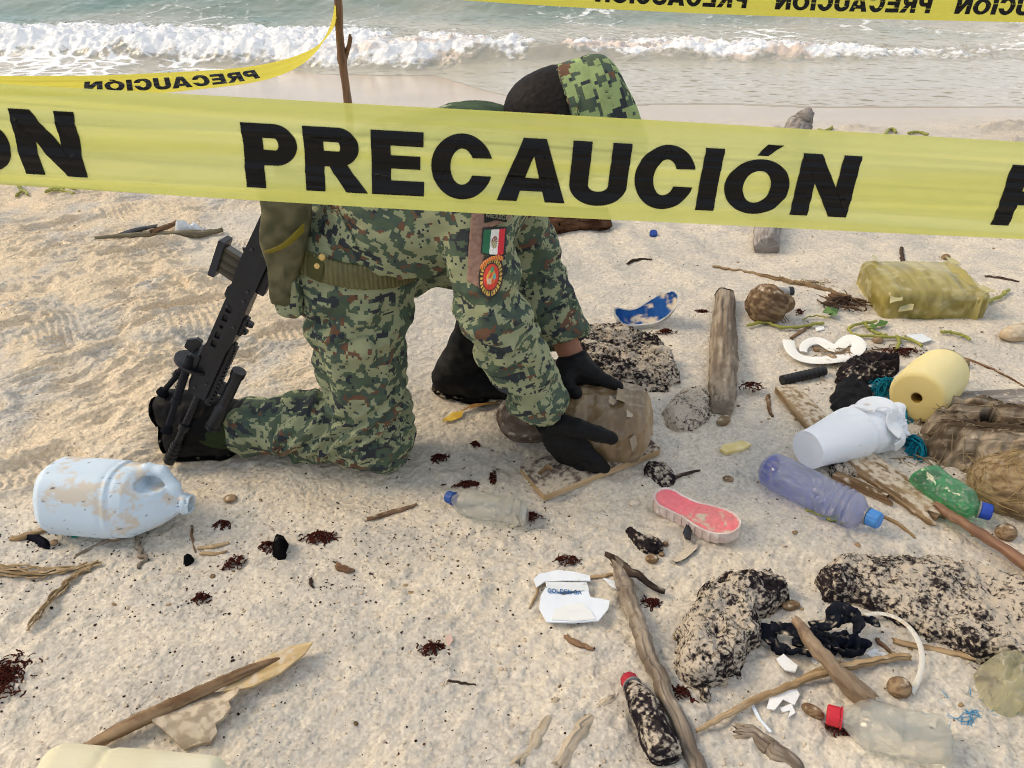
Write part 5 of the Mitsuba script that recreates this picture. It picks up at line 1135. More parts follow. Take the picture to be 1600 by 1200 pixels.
hb = G(1532, 692)[:2]; rv = np.array(rm.vertices); dd = np.hypot((rv[:, 0] - hb[0]) / .024, (rv[:, 1] - hb[1]) / .022); rv[:, 2] -= np.where(rv[:, 2] > .0, .035 * sstep(1.1, .6, dd), 0); ca_, sa_ = math.cos(-.16), math.sin(-.16); add(dk, trimesh.Trimesh(rv, rm.faces, process=False), rot_col, 'wood', True, uv=np.stack([rv[:, 0] * ca_ + rv[:, 1] * sa_, -rv[:, 0] * sa_ + rv[:, 1] * ca_ + .5 * rv[:, 2]], 1))
strands(rm, 36, .06, .0012, (.30, .235, .15), 22, dk + '__splinter', .3, .001, curl=.1)
hk = thing('palm_husk', 'fibrous brown palm husk at the right edge beside the green bottle', 'husk'); hc = G(1622, 764, .045)
hm = surface(lambda p: d_ell(p, hc, frame([1, -.35, .1]), [.125, .072, .068]), hc - .16, hc + .16, .005); hm = push(hm, .007 * folds(np.array(hm.vertices), [1, -.35, .1], 6, 40, 4))
add(hk, hm, grain([.16, .105, .055], [.38, .28, .165], [1, -.35, .1], 160, 14, 6, (.56, .49, .40), .14), 'rough', True); strands(hm, 170, .07, .0008, (.36, .255, .12), 5, hk + '__fibre', -.3, .001, curl=.15)
stick('curved_branch', 'smooth reddish brown curved branch entering from the right edge', 'branch', [(1466, 790), (1500, 814), (1560, 852), (1640, 910)], [.010, .012, .015, .017], ([.17, .085, .048], [.28, .15, .085]), up=[.03, .028, .024, .02], flat=.75, mat='satin', jitter=.04)
stick('driftwood_stick', 'long thin driftwood stick with peeling bark running down to the bottom edge', 'stick', [(966, 882), (984, 935), (1006, 1000), (1040, 1082), (1096, 1215)], [.013, .0155, .0145, .013, .013], GW, n=60, jitter=.08, up=[.03, .022, .014, .008, .006], wob=.004)
stick('burnt_stick', 'short burnt black stick crossing the top of the long driftwood stick', 'stick', [(950, 868), (985, 893), (1036, 926)], [.006, .009, .007, .005], DW, up=[.02, .03, .01], wob=.003)
stick('driftwood_club', 'brown club shaped stick leaning over the black straps', 'stick', [(1246, 972), (1290, 1030), (1346, 1086)], [.009, .0115, .0125, .0205], ([.16, .105, .065], [.29, .205, .13]), up=[.052, .045, .012], mat='satin')
stick('long_reed', 'long straw coloured reed stem lying across the lower right', 'reed', [(1090, 1143), (1170, 1100), (1250, 1065), (1330, 1040), (1420, 1026)], [.0035, .0055, .0062, .0062, .006], TW, n=60, up=.012, jitter=.06)
stick('thin_branch', 'thin dry branch pointing at the olive wrapped bale', 'branch', [(1116, 417), (1200, 432), (1280, 450), (1352, 476)], [.004, .0065, .007, .004], ([.17, .11, .065], [.30, .21, .12]), n=50, wob=.006)
stick('thin_branch', 'grey bare branch with a fork under the left palm fibres', 'branch', [(205, 832), (222, 866), (218, 890)], [.004, .005, .003], GW, wob=.006)
TWIGS = [((20, 842), (112, 812), .006, TW, 'straw coloured cane end left of the blue jug', 'reed'), ((575, 812), (652, 789), .005, BW, 'brown twig left of the clear bottle', 'twig'), ((300, 822), (306, 862), .0025, BW, 'thin upright twig below the blue jug', 'twig'), ((312, 856), (358, 848), .004, TW, 'short tan reed piece near the black pebble', 'reed'), ((314, 864), (352, 862), .0035, TW, 'lower of two short tan reed pieces near the black pebble', 'reed'),
         ((1048, 752), (1092, 735), .004, DW, 'dark bent twig left of the yellow plastic scrap', 'twig'), ((1378, 806), (1430, 840), .0035, TW, 'thin stalk sticking out past the blue bottle cap', 'twig'), ((884, 996), (926, 1012), .005, BW, 'short brown twig below the white shard', 'twig'), ((838, 912), (966, 896), .0042, TW, 'straw stalk lying over the lettered white shard', 'reed'), ((842, 912), (828, 950), .0025, TW, 'thin bent straw left of the lettered white shard', 'reed'),
         ((980, 412), (1018, 405), .005, DW, 'dark twig on open sand above the blue sole', 'twig'), ((1408, 388), (1411, 412), .006, DW, 'short upright dark stub behind the olive bale', 'twig'), ((1300, 462), (1340, 484), .0075, BW, 'thick brown twig against the left of the olive bale', 'twig'), ((1306, 472), (1352, 470), .005, BW, 'upper brown twig against the left of the olive bale', 'twig'), ((1236, 528), (1270, 504), .0045, BW, 'brown twig leaning on the green vine by the white strap', 'twig'),
         ((1500, 440), (1530, 462), .004, BW, 'twig right of the olive bale', 'twig'), ((1540, 432), (1592, 440), .004, DW, 'dark thin twig at the far right', 'twig'), ((1508, 560), (1600, 604), .003, BW, 'long thin stem right of the yellow float', 'twig'), ((1200, 618), (1206, 650), .005, BW, 'small stub leaning on the broken plank end', 'twig'), ((1318, 662), (1328, 690), .004, DW, 'thin dark stick under the white cup', 'twig'),
         ((1238, 1068), (1312, 1034), .004, TW, 'thin straw stalk above the long reed stem', 'reed'), ((1370, 1000), (1402, 1026), .004, BW, 'brown twig right of the black straps', 'twig'), ((1395, 1000), (1600, 1040), .005, TW, 'long cane lying under the edge of the largest slab', 'reed'), ((812, 1196), (872, 1100), .010, ([.42, .35, .26], [.54, .46, .35]), 'pale half buried stick at the bottom edge', 'stick'), ((870, 1196), (952, 1092), .012, ([.40, .33, .245], [.55, .47, .36]), 'thicker pale half buried stick at the bottom edge', 'stick'),
         ((700, 1064), (742, 1070), .002, DW, 'tiny curved dark twig on open sand', 'twig'), ((1160, 1140), (1250, 1200), .014, GW, 'grey driftwood piece cut by the bottom edge', 'stick'), ((486, 905), (490, 918), .003, DW, 'tiny dark twig below the red seaweed', 'twig'), ((118, 868), (190, 836), .003, GW, 'thin grey twig above the palm fibres', 'twig'), ((528, 886), (552, 892), .006, BW, 'short brown stub right of the black pebble', 'twig')]
for i, (a, b, r, c, lab, cat) in enumerate(TWIGS):
    m_ = ((a[0] + b[0]) / 2 + 3 * math.sin(i * 2.3), (a[1] + b[1]) / 2 + 3 * math.cos(i * 1.7))
    stick('twig' if cat == 'twig' else 'reed_piece' if cat == 'reed' else 'pale_stick', lab, cat, [a, m_, b], [r, r * 1.1, r * .6], c, n=16, sides=8, wob=r * .5, seed=i, up=r * .5 if cat != 'stick' else -r * .45)

# ---------------------------------------------------------------- bale, float, coconut
blc = G(1430, 478); blc[2] = hgt(*blc[:2]) + .052; blR = frame([1, -.03, 0])
def bale_sdf(p): return smin(d_box(p, blc, blR, [.150, .120, .050], .020), d_ell(p, blc, blR, [.152, .13, .068]), .02)
bm = surface(bale_sdf, blc - [.2, .2, .1], blc + [.2, .2, .1], .0048); v_ = np.array(bm.vertices); ql = (v_ - blc) @ blR.T
bm = push(bm, .0035 * folds(v_, [1, 0, 0], 30, 5, 3) + .003 * folds(v_, [0, 0, 1], 9, 26, 4) * (np.abs(ql[:, 0]) > .11))
bale = thing('wrapped_bale', 'olive yellow plastic wrapped bale lying on the sand at the upper right', 'package')
add(bale, bm, lambda v, n: mixc(mixc([.20, .165, .038], [.34, .285, .085], sstep(.3, .7, N(v * [60, 9, 20], 1, 3, 3))), [.46, .41, .22], .55 * sstep(.56, .72, N(v, 38, 6, 3))), 'gloss', True)
labels[bale]['label'] = 'olive yellow plastic wrapped bale lying on the sand at the upper right'
def bp(a, b, c): return blc + blR[0] * a + blR[1] * b + blR[2] * c
add(bale + '__band', tube([bp(.112, -.128, -.03), bp(.112, -.122, .040), bp(.108, 0, .066), bp(.104, .115, .045)], .012, 10, flat=.14), (.32, .27, .08), 'gloss', 50)
for i, (a, b, c) in enumerate(((-.135, -.125, .028), (.138, -.10, .048), (-.12, .10, .058), (-.10, -.13, .0), (.13, .10, .05))):
    m = refine(extr(Polygon([(0, 0), (.040, .006), (.046, .026), (.012, .030)]), .0012), .006); v = np.array(m.vertices) - [.02, .015, 0]; v[:, 2] += .010 * (N(v, 50, i) - .3); add(bale + '__torn_wrap', place(trimesh.Trimesh(v, m.faces, process=False), frame([math.cos(i * 2.), math.sin(i * 2.), .2], [0, -.5, 1]), bp(a, b, c + .006)), (.44, .40, .20), 'gloss', 50)
f0, f1 = G(1432, 622, .064), G(1478, 576, .062); fa = unit(f1 - f0); fl = np.linalg.norm(f1 - f0)
fm = lathe([(.0125, .05), (.0125, .002), (.0155, .0), (.054, .0), (.0635, .004), (.0675, .014), (.0685, .05), (.0680, fl * .6), (.064, fl - .035), (.058, fl - .012), (.044, fl), (.0001, fl + .002)], 64)
foam_float = one('foam_float', 'pale yellow foam cylinder float with a hole through its end', 'float', place(fm, frame(np.cross(fa, [0, 0, 1]), fa), f0), lambda v, n: mixc(mixc([.74, .63, .30], [.80, .71, .40], N(v, 30, 3)), [.66, .50, .16], .6 * sstep(.5, .9, -(n @ fa))), 'matte', 50)
add(foam_float + '__hole_lining', place(lathe([(.0124, .0005), (.0124, .05), (.0001, .05)], 32), frame(np.cross(fa, [0, 0, 1]), fa), f0), (.36, .22, .05), 'matte', 50)
ck = blob('coconut', 'brown weathered coconut next to the thin branch', 'coconut', (1198, 476), (.062, .060, .060), grain([.10, .065, .040], [.28, .195, .12], [1, .3, -.4], 120, 10, 3, SANDC, .22), 0, 0, .10, 60, .75, 'rough', None, 5, 4)
add(ck + '__husk', place(trimesh.creation.icosphere(3), np.diag([.038, .034, .030]), G(1222, 474, .045)), grain([.14, .09, .05], [.34, .25, .15], [1, 0, .4], 150, 12, 5), 'rough', True)
for i in range(14):
    s_ = G(1214, 484, .03) + np.array([.01 * math.sin(i), .008 * math.cos(i * 2), 0]); add(ck + '__fibre', tube([s_, s_ + [.012 * math.sin(i * 1.3), -.012, -.012], s_ + [.03 * math.sin(i * 1.3), -.024, -.030]], .0010, 5), (.22, .15, .08), 'matte', True)
nk0 = G(1206, 458, .055); nx_ = unit([.9, .10, .05]); nmat = place(lathe([(.0001, 0), (.014, 0), (.018, .012), (.017, .03), (.013, .044), (.014, .047), (.0125, .058), (.0001, .058)], 28), frame(np.cross(nx_, [0, 0, 1]), nx_), nk0)
nk = one('flask_neck', 'grey bottle neck with a dark stopper resting on the coconut', 'bottle', nmat, vary((.26, .26, .25), (.42, .42, .40), 60), 'gloss', 40)
add(nk + '__stopper', tube([nk0 + nx_ * .052, nk0 + nx_ * .066], [.0145, .0135], 24), (.02, .024, .03), 'satin', 50)

# ---------------------------------------------------------------- white plastics
wk = thing('plastic_cup', 'crushed white plastic cup with a torn folded rim on the long plank', 'cup')
wa, wb = G(1262, 703, .052), G(1398, 652, .050); wx = unit(wb - wa); wL = np.linalg.norm(wb - wa); wR_ = frame(wx)
n_, sd_ = 70, 90; t_ = np.linspace(0, 1, n_); th_ = np.arange(sd_) * 2 * math.pi / sd_
def cup_mesh(off):
    TT, TH = np.meshgrid(t_, th_, indexing='ij'); x = TT * wL; r = .043 + .018 * sstep(0, .55, TT) - .004 * sstep(.6, 1, TT) - off
    fold = sstep(.50, .72, TT) * sstep(1.1, .80, TT + 0) ; crum = sstep(.52, .95, TT)
    q = np.stack([TT * 5, np.cos(TH) * 1.3, np.sin(TH) * 1.3], -1); nz = meshkit.fbm(q, 3, 4) - .5; cr = 1 - np.abs(2 * meshkit.fbm(q * 1.5, 2, 9) - 1) * 2
    r = r * (1 + crum * (1.1 * nz - .16 * cr) - .10 * np.exp(-((TT - .56) / .03) ** 2) * (np.cos(TH - 1.9) > -.3))
    x = x + crum * (.05 * nz + .018 * np.sin(TH * 3 + 1)); y = r * np.cos(TH); z = r * np.sin(TH) * (1 - .25 * crum)
    z = z - crum * .010; return np.stack([x, y, z], -1).reshape(-1, 3)
vo, vi = cup_mesh(0), cup_mesh(.0018); i = (np.arange(n_ - 1)[:, None] * sd_ + np.arange(sd_)[None]).ravel(); j = (np.arange(n_ - 1)[:, None] * sd_ + (np.arange(sd_)[None] + 1) % sd_).ravel()
Fo = np.vstack([np.stack([i, i + sd_, j + sd_], 1), np.stack([i, j + sd_, j], 1)]); M_ = n_ * sd_; e = (n_ - 1) * sd_; k_ = np.arange(sd_); kk = (k_ + 1) % sd_
rimF = np.vstack([np.stack([e + k_, e + kk + M_, e + kk], 1), np.stack([e + k_, e + k_ + M_, e + kk + M_], 1)])
capF = np.stack([np.full(sd_, 2 * M_), kk, k_], 1)
cm = trimesh.Trimesh(np.vstack([vo, vi, [[.003, 0, 0]]]), np.vstack([Fo[:, ::-1], Fo + M_, rimF, capF[:, ::-1]]), process=False)
def white_col(seed, amt=.10, base=(.80, .82, .84), f=260):
    def fn(v, n):
        d = sstep(1 - amt - .06, 1 - amt + .06, N(v, f, seed, 2) + .8 * (N(v, 14, seed + 2, 2) - .5)); return mixc(np.asarray(base), [.50, .40, .27], d * .9)
    return fn
add(wk, place(cm, wR_, wa), white_col(5, .14, (.80, .83, .88), 300), 'satin', 60)
add(wk + '__rim_fold', tube(smooth_path([G(1350, 640, .11), G(1376, 628, .112), G(1398, 640, .10), G(1392, 660, .075), G(1408, 678, .055), G(1398, 700, .03)], 40), [.022] * 20 + [.030] * 12 + [.018] * 8, 16, flat=.14), white_col(8, .2), 'satin', 60)
lp = [(1232, 532), (1240, 552), (1262, 562), (1296, 562), (1330, 554), (1342, 538), (1326, 530), (1306, 544), (1284, 534), (1262, 536), (1256, 550)]
one('plastic_strap', 'white plastic strap twisted into a loop on the sand', 'strap', tube(path_on(lp, [.022, .016, .014, .016, .02, .028, .026, .016, .014, .012, .010], 80), np.interp(np.linspace(0, 1, 80), [0, .1, .5, .8, 1], [.017, .016, .019, .015, .011]), 14, flat=.16), white_col(3, .12, (.78, .78, .75)), 'satin', 60)
one('bent_cord', 'thin whitish strap curling beside the largest crusted slab', 'cord', tube(path_on([(1352, 962), (1392, 962), (1424, 984), (1440, 1018), (1438, 1052), (1424, 1082)], [.010, .014, .020, .018, .012, .004], 60), .0048, 10, flat=.4), white_col(4, .3, (.62, .60, .54)), 'satin', 60)
# shards
def shard(label, px, col, th=.0022, up=.004, curl=.02, seed=1, name='plastic_shard', mat='satin', axis=0., cat='shard', wave=.004):
    return one(name, label, cat, sheet(px, th, up, curl, seed, .005, wave, 14, axis), col, mat, 40)
W1 = white_col(6, .14, (.78, .79, .80))
ls = shard('white broken cup shard with blue lettering on the sand', [(845, 938), (852, 928), (880, 934), (918, 932), (922, 942), (952, 944), (950, 958), (934, 978), (895, 981), (854, 978), (842, 958)], white_col(6, .10, (.74, .80, .88)), .003, .010, .010, 3)
add(ls + '__curved_base', sheet([(862, 976), (866, 962), (884, 953), (908, 954), (924, 964), (930, 977), (896, 980)], .002, .0145, .010, 4, .005, .003), (.76, .78, .78), 'satin', 40)
ls2 = shard('upper white shard strip crossed by a straw stalk', [(834, 910), (842, 901), (870, 898), (898, 902), (921, 908), (922, 916), (880, 914), (850, 916), (838, 922)], white_col(9, .16, (.74, .79, .86)), .003, .008, .01, 5)
shard('small white shard strip right of the lettered shard', [(942, 908), (962, 912), (976, 922), (974, 929), (956, 922)], white_col(9, .12, (.74, .79, .86)), .003, .006, .01, 6)
shard('flat sandy label panel between the white shards', [(852, 918), (916, 918), (920, 931), (856, 931)], white_col(11, .34, (.70, .74, .78)), .002, .0065, .005, 7)
tx = meshkit.text_mesh('GOLDEN GAT', .0092, .0008, bold=True); t0_, t1_ = G(855, 923, .016), G(914, 927, .016); tdir = unit(t1_ - t0_); tw_ = np.ptp(np.array(tx.vertices)[:, 0]); tx.apply_scale([np.linalg.norm(t1_ - t0_) / tw_, 1, 1])
add(ls + '__lettering', place(tx, frame(tdir), t0_ + [0, -.004, 0]), (.035, .13, .34), 'matte', False)
shard('white plastic shard under the reed stem in the lower right', [(1196, 1112), (1204, 1086), (1236, 1072), (1248, 1090), (1240, 1106), (1222, 1098), (1208, 1116)], W1, .0025, .010, .05, 8)
shard('curled white plastic ring fragment above the oval brown seed', [(1218, 1108), (1236, 1102), (1242, 1116), (1230, 1124), (1234, 1112), (1222, 1114)], W1, .0025, .006, .03, 9)
shard('thin bluish white plastic sliver left of the ring fragment', [(1168, 1098), (1172, 1096), (1190, 1126), (1206, 1146), (1202, 1146), (1184, 1126)], white_col(9, .1, (.70, .77, .86)), .002, .004, .01, 10)
shard('small white shell fragment right of the black straps', [(1352, 1020), (1366, 1014), (1384, 1018), (1386, 1030), (1368, 1032)], W1, .003, .008, .05, 11, 'shell_fragment')
shard('white and brown shard left of the brown club shaped stick', [(1212, 1034), (1222, 1030), (1244, 1048), (1240, 1058), (1226, 1052)], W1, .003, .014, .05, 12)
shard('small white chip below the black straps', [(1264, 1026), (1278, 1022), (1286, 1034), (1274, 1038)], W1, .003, .006, .03, 13)
shard('pale yellow plastic scrap on the sand below the grey log', [(1124, 706), (1130, 698), (1158, 693), (1173, 698), (1160, 706), (1134, 712)], vary((.66, .52, .20), (.76, .64, .32), 40), .008, .006, .01, 14, 'plastic_scrap')
shard('small white chip beside the green vine', [(1272, 512), (1284, 508), (1288, 516), (1276, 520)], W1, .003, .005, .02, 15)
shard('bluish white scrap above the yellow float', [(1416, 526), (1440, 524), (1456, 534), (1440, 540)], white_col(9, .1, (.66, .70, .74)), .003, .004, .02, 16)
shard('pale feather like shell sliver on open sand', [(696, 1000), (704, 994), (708, 1002), (702, 1014)], (.60, .42, .36), .002, .004, .03, 17, 'shell_fragment')
shard('yellow leaf lying in front of the black boot', [(690, 660), (706, 650), (724, 646), (722, 654), (704, 662)], vary((.62, .40, .05), (.72, .52, .10), 60), .0015, .006, .03, 18, 'leaf', 'satin', 0, 'leaf')
one('leaf_stalk', 'dry brown leaf stalk under the black boot', 'leaf', tube(path_on([(716, 646), (740, 634), (768, 629), (800, 626)], [.006, .012, .014, .012], 24), [.003] * 6 + [.008] * 12 + [.004] * 6, 8, flat=.25), (.30, .165, .06), 'satin', 60)
shard('curled dark mussel like shell by the pink sole', [(1050, 880), (1062, 868), (1076, 858), (1090, 850), (1088, 862), (1072, 876), (1056, 884)], dusted((.06, .07, .085), .45, 60, 6), .004, .006, .06, 19, 'shell', 'rough', 30)
shard('glossy black shell tip standing beside the pink sole', [(1066, 838), (1072, 828), (1080, 836), (1078, 852), (1070, 850)], (.014, .016, .022), .004, .014, .05, 20, 'shell', 'gloss')
k = thing('tar_flake', 'black flake half covered with sand left of the pink sole', 'debris lump'); crust_add(k, mound([(980, 824), (990, 824), (1004, 836), (1022, 838), (1038, 850), (1026, 862), (1006, 860), (992, 846)], .020, .014, .008, 40, 33, .0036), .28)
k = thing('tar_flake', 'round black pebble like lump on the open sand left of centre', 'debris lump'); add(k, mound([(426, 848), (432, 840), (444, 841), (449, 856), (442, 868), (430, 868)], .026, .012, .006, 60, 34), dusted((.008, .008, .009), .22, 90, 8, .3, .06), 'rough', True)
k = thing('tar_flake', 'small black flake beside the straw coloured cane end', 'debris lump'); add(k, mound([(42, 838), (52, 836), (78, 850), (76, 856), (56, 850)], .012, .008, .004, 60, 35), (.012, .012, .018), 'rough', True)
k = thing('tar_flake', 'tiny black lump below the thin upright twig', 'debris lump'); add(k, mound([(288, 872), (298, 868), (302, 876), (292, 882)], .012, .006, .004, 60, 36), (.008, .008, .009), 'rough', True)
shard('small torn teal plastic scrap below the blue jug', [(112, 836), (120, 832), (126, 836), (124, 844), (114, 846)], (.01, .20, .16), .003, .005, .03, 37, 'plastic_scrap')
cq = G(1021, 366, .006); one('bottle_cap', 'single dark blue bottle cap on open sand', 'bottle cap', place(lathe([(.0001, .012), (.013, .012), (.0145, .010), (.015, 0), (.0135, 0), (.013, .009), (.0001, .009)], 30), frame([1, .2, .3], [.2, -.4, .9]), cq), (.012, .05, .26), 'satin', 50)
# seeds
SD = [((180, 838), (.018, .013, .008), 'flat oval tan seed right of the teal scrap', 10), ((360, 779), (.014, .012, .006), 'round flat seed pod right of the blue jug neck', 0), ((85, 848), (.007, .007, .006), 'tiny round orange seed beside the small black flake', 0), ((1019, 873), (.013, .010, .009), 'larger round brown nut below the black flake', 0), ((1040, 850), (.006, .006, .006), 'small round nut touching the black flake', 0), ((1034, 866), (.006, .005, .005), 'smallest nut beside the larger brown nut', 0),
      ((1236, 946), (.017, .010, .008), 'oval brown seed between the two large crusted lumps', 5), ((1270, 1111), (.018, .010, .008), 'ridged oval brown seed left of the red cap', -40), ((1405, 1074), (.019, .017, .017), 'round brown nut above the clear bottle with the red cap', 0), ((1138, 748), (.012, .008, .006), 'small oval seed left of the blue plastic bottle', -20), ((1572, 832), (.020, .018, .018), 'round brown nut beside the curved branch', 0), ((1478, 402), (.016, .013, .012), 'brown nut behind the olive bale', 0),
      ((1300, 562), (.017, .016, .015), 'round brown nut under the white strap loop', 0), ((1372, 532), (.016, .012, .009), 'flat brown seed pod in the green vine tangle', 0), ((1506, 568), (.015, .015, .014), 'dark round nut behind the yellow float', 0), ((1500, 590), (.012, .012, .012), 'smaller grey nut beside the yellow float', 0), ((992, 786), (.012, .010, .006), 'pale round shell in the hollow above the pink sole', 0), ((1276, 546), (.010, .008, .007), 'small brown nut inside the white strap loop', 0)]
for i, (p, r, l, yw) in enumerate(SD): blob('seed' if 'seed' in l else 'shell' if 'shell' in l else 'nut', l, 'seed' if 'seed' in l else 'shell' if 'shell' in l else 'nut', p, r, grain([.15, .095, .055], [.34, .24, .15], [1, .2, 0], 260, 9, i, SANDC, .22) if 'shell' not in l else vary((.5, .42, .33), (.62, .55, .46), 100), yw, 0, .05, 60, .6, 'rough', None, i + 2)

# ---------------------------------------------------------------- bottles and jugs
PRO = [(0, .012), (.012, .030), (.05, .0405), (.40, .041), (.44, .039), (.48, .041), (.74, .041), (.82, .036), (.92, .018), (.95, .0145), (1, .0145)]
def rs(p, s): return [(a, b * s) for a, b in p]
bottle('plastic_bottle', 'large lavender blue plastic bottle with a bright blue cap', [(1196, 730), (1258, 760), (1316, 788), (1360, 808)], rs(PRO, .98), 'pet_blue', vary((.045, .19, .52), (.06, .24, .60), 50), .16, up=.038, ribs=(.46, .76, 15), seed=4, cap_r=.0168, cap_len=.019)
bottle('plastic_bottle', 'green bent plastic bottle with a dark blue cap', [(1446, 740), (1464, 760), (1498, 782), (1534, 797)], rs(PRO, .86), 'pet_green', vary((.012, .05, .34), (.02, .07, .42), 50), .30, up=[.036, .032, .036, .038], seed=9, cap_r=.0160, cap_len=.017)
bottle('plastic_bottle', 'clear crushed plastic bottle with a blue cap left of the board', [(822, 802), (790, 798), (742, 788), (706, 778)], rs(PRO, .80), 'pet_clear', (.02, .075, .30), .34, up=.022, seed=14, ribs=(.1, .4, 9), flat=.85, cap_r=.0128, cap_len=.012)
bottle('plastic_bottle', 'clear sandy crushed plastic bottle with a red cap at the lower right', [(1484, 1158), (1430, 1150), (1370, 1136), (1308, 1120)], rs(PRO, .98), 'pet_clear', (.52, .018, .035), .34, up=.026, seed=19, flat=.82, cap_r=.0152, cap_len=.015)
bottle('plastic_bottle', 'dark sand crusted bottle with a red cap near the bottom edge', [(1042, 1184), (1024, 1142), (1004, 1100), (986, 1068)], [(0, .010), (.02, .026), (.2, .030), (.45, .027), (.62, .029), (.80, .022), (.92, .015), (1, .0135)], float(.34), dusted((.42, .02, .04), .30, 60, 3), .34, up=.020, seed=23, n=120, cap_r=.0142, cap_len=.013, flat=.8)
jx0, jx1 = G(78, 772, .072), G(300, 788, .060); ja = unit(jx1 - jx0); jl = np.linalg.norm(jx1 - jx0); jR = frame(ja); jh = unit([-ja[0] * 0, .35, 1]); jh = unit(jh - ja * (jh @ ja)); js = np.cross(ja, jh)
def jug_sdf(p):
    q = p - jx0; t = q @ ja; a, b = q @ js, q @ jh; r = (np.abs(a) ** 2.6 + np.abs(b) ** 2.6) ** (1 / 2.6)
    R_ = np.interp(t / jl, [-.02, 0, .02, .07, .45, .62, .80, .90, .92, .985, 1.0, 1.03], [.0, .045, .064, .074, .075, .070, .045, .024, .0185, .0185, .019, .019])
    d = (r - R_) * .75; d = np.maximum(np.maximum(d, -t), t - jl)
    hole = d_box(p, jx0 + ja * jl * .755 + jh * .047, np.array([ja, js, jh]), [.026, .05, .013], .012); d = np.maximum(d, -hole)
    hd = chain([jx0 + ja * jl * .60 + jh * .060, jx0 + ja * jl * .70 + jh * .070, jx0 + ja * jl * .80 + jh * .066, jx0 + ja * jl * .885 + jh * .036, jx0 + ja * jl * .905 + jh * .012], [.012, .0115, .0115, .011, .010], .006)(p); d = smin(d, hd, .008)
    d = d - .0018 * (np.abs(t / jl - .955) < .014)
    return np.maximum(d, -np.maximum(r - .0150, jl * .90 - t))
jm = surface(jug_sdf, np.minimum(jx0, jx1) - .10, np.maximum(jx0, jx1) + .11, .0031); v_ = np.array(jm.vertices); tt_ = (v_ - jx0) @ ja / jl
jm = push(jm, .0022 * np.sin(tt_ * 90) * np.exp(-((tt_ - .52) / .03) ** 2) - .006 * sstep(.55, .68, N(v_, 9, 5)) * (tt_ < .55))
def jug_col(v, n):
    t = (v - jx0) @ ja / jl; m = N(v, 17, 9, 3) + .12 * np.exp(-((t - .60) / .12) ** 2) + .10 * np.exp(-((t - .2) / .08) ** 2) * (n[:, 1] > -.2)
    c = mixc([.52, .64, .76], [.60, .70, .80], N(v, 8, 2)); c = mixc(c, [.58, .49, .37], .80 * sstep(.575, .68, m + .26 * (N(v, 150, 3, 3) - .5))); return mixc(c, [.06, .05, .045], .8 * sstep(.90, .93, N(v, 140, 12, 1) + .1 * (N(v, 13, 2) - .5)))
one('plastic_jug', 'pale blue plastic jug with a handle and sand stains lying at the left', 'jug', jm, jug_col, 'satin', True)
cjc = np.array([-.515, .530, .055]); cjR = frame([1, -.06, -.05])
def cj_sdf(p): return smin(d_box(p, cjc, cjR, [.128, .085, .068], .03), d_ell(p, cjc + [.02, 0, .0], cjR, [.13, .088, .075]), .02)
cj = surface(cj_sdf, cjc - .19, cjc + .19, .005); q_ = (np.array(cj.vertices) - cjc) @ cjR.T
cj = push(cj, -.003 * np.exp(-((q_[:, 0] + .04) / .006) ** 2) - .0025 * np.exp(-((q_[:, 1] - .02) / .006) ** 2)); one('plastic_jug', 'cream coloured plastic jug cut off by the bottom left corner', 'jug', cj, vary((.66, .61, .42), (.72, .68, .50), 12), 'satin', True)

# ---------------------------------------------------------------- palm sheath, fibres, straps, shoe, nets
pl_ = thing('palm_sheath', 'dry palm sheath with a dark midrib above the cream jug', 'palm leaf')
add(pl_, sheet([(352, 1092), (372, 1066), (410, 1042), (450, 1026), (492, 1018), (478, 1038), (440, 1068), (400, 1086)], .004, .020, -.02, 3, .006, .005, 16, 20, (.05, .02)), grain([.42, .30, .15], [.60, .46, .26], [1, .45, 0], 110, 20, 3, SANDC, .3), 'rough', 40)
add(pl_ + '__lower_blade', sheet([(244, 1142), (262, 1106), (300, 1092), (340, 1088), (372, 1084), (380, 1092), (376, 1104), (362, 1112), (366, 1122), (352, 1134), (340, 1140), (342, 1152), (330, 1166), (310, 1168), (290, 1176)], .005, .020, -.09, 5, .006, .012, 14, 15), grain([.33, .265, .195], [.44, .365, .275], [1, .35, 0], 150, 22, 6, SANDC, .40), 'rough', 40)
add(pl_ + '__midrib', tube(path_on([(120, 1180), (200, 1134), (280, 1096), (372, 1054), (440, 1030)], [.014, .022, .026, .026, .020], 60), np.interp(np.linspace(0, 1, 60), [0, .3, .8, 1], [.010, .013, .009, .004]), 12, jitter=.08, seed=4, flat=.8), grain([.14, .085, .05], [.34, .24, .15], [1, .6, 0], 130, 18, 5), 'rough', 60)
for nm, lab, pts in (('palm_fibres', 'bundle of dry palm fibres at the left edge', [[(-30, 880 + 3 * i), (30, 886 + 2 * i), (80, 890 + i), (128 + 5 * i, 884 - i)] for i in range(8)]), ('palm_fibres', 'dry palm strands running down from the left fibre bundle', [[(150 - 3 * i, 880 + 2 * i), (112 - i, 902 + 2 * i), (84 - 2 * i, 930 + 4 * i), (56 - 5 * i, 965 + 6 * i)] for i in range(5)])):
    k = thing(nm, lab, 'palm leaf')
    for i, p in enumerate(pts): add(k + '__strand', tube(path_on(p, .006 + .002 * (i % 3), 30, .006, i), .0026, 6, flat=.6), grain([.22, .155, .085], [.44, .33, .20], [1, 0, 0], 150, 20, i), 'rough', 60)
sk = thing('sandal_straps', 'tangle of black rubber sandal straps dusted with sand', 'sandal')
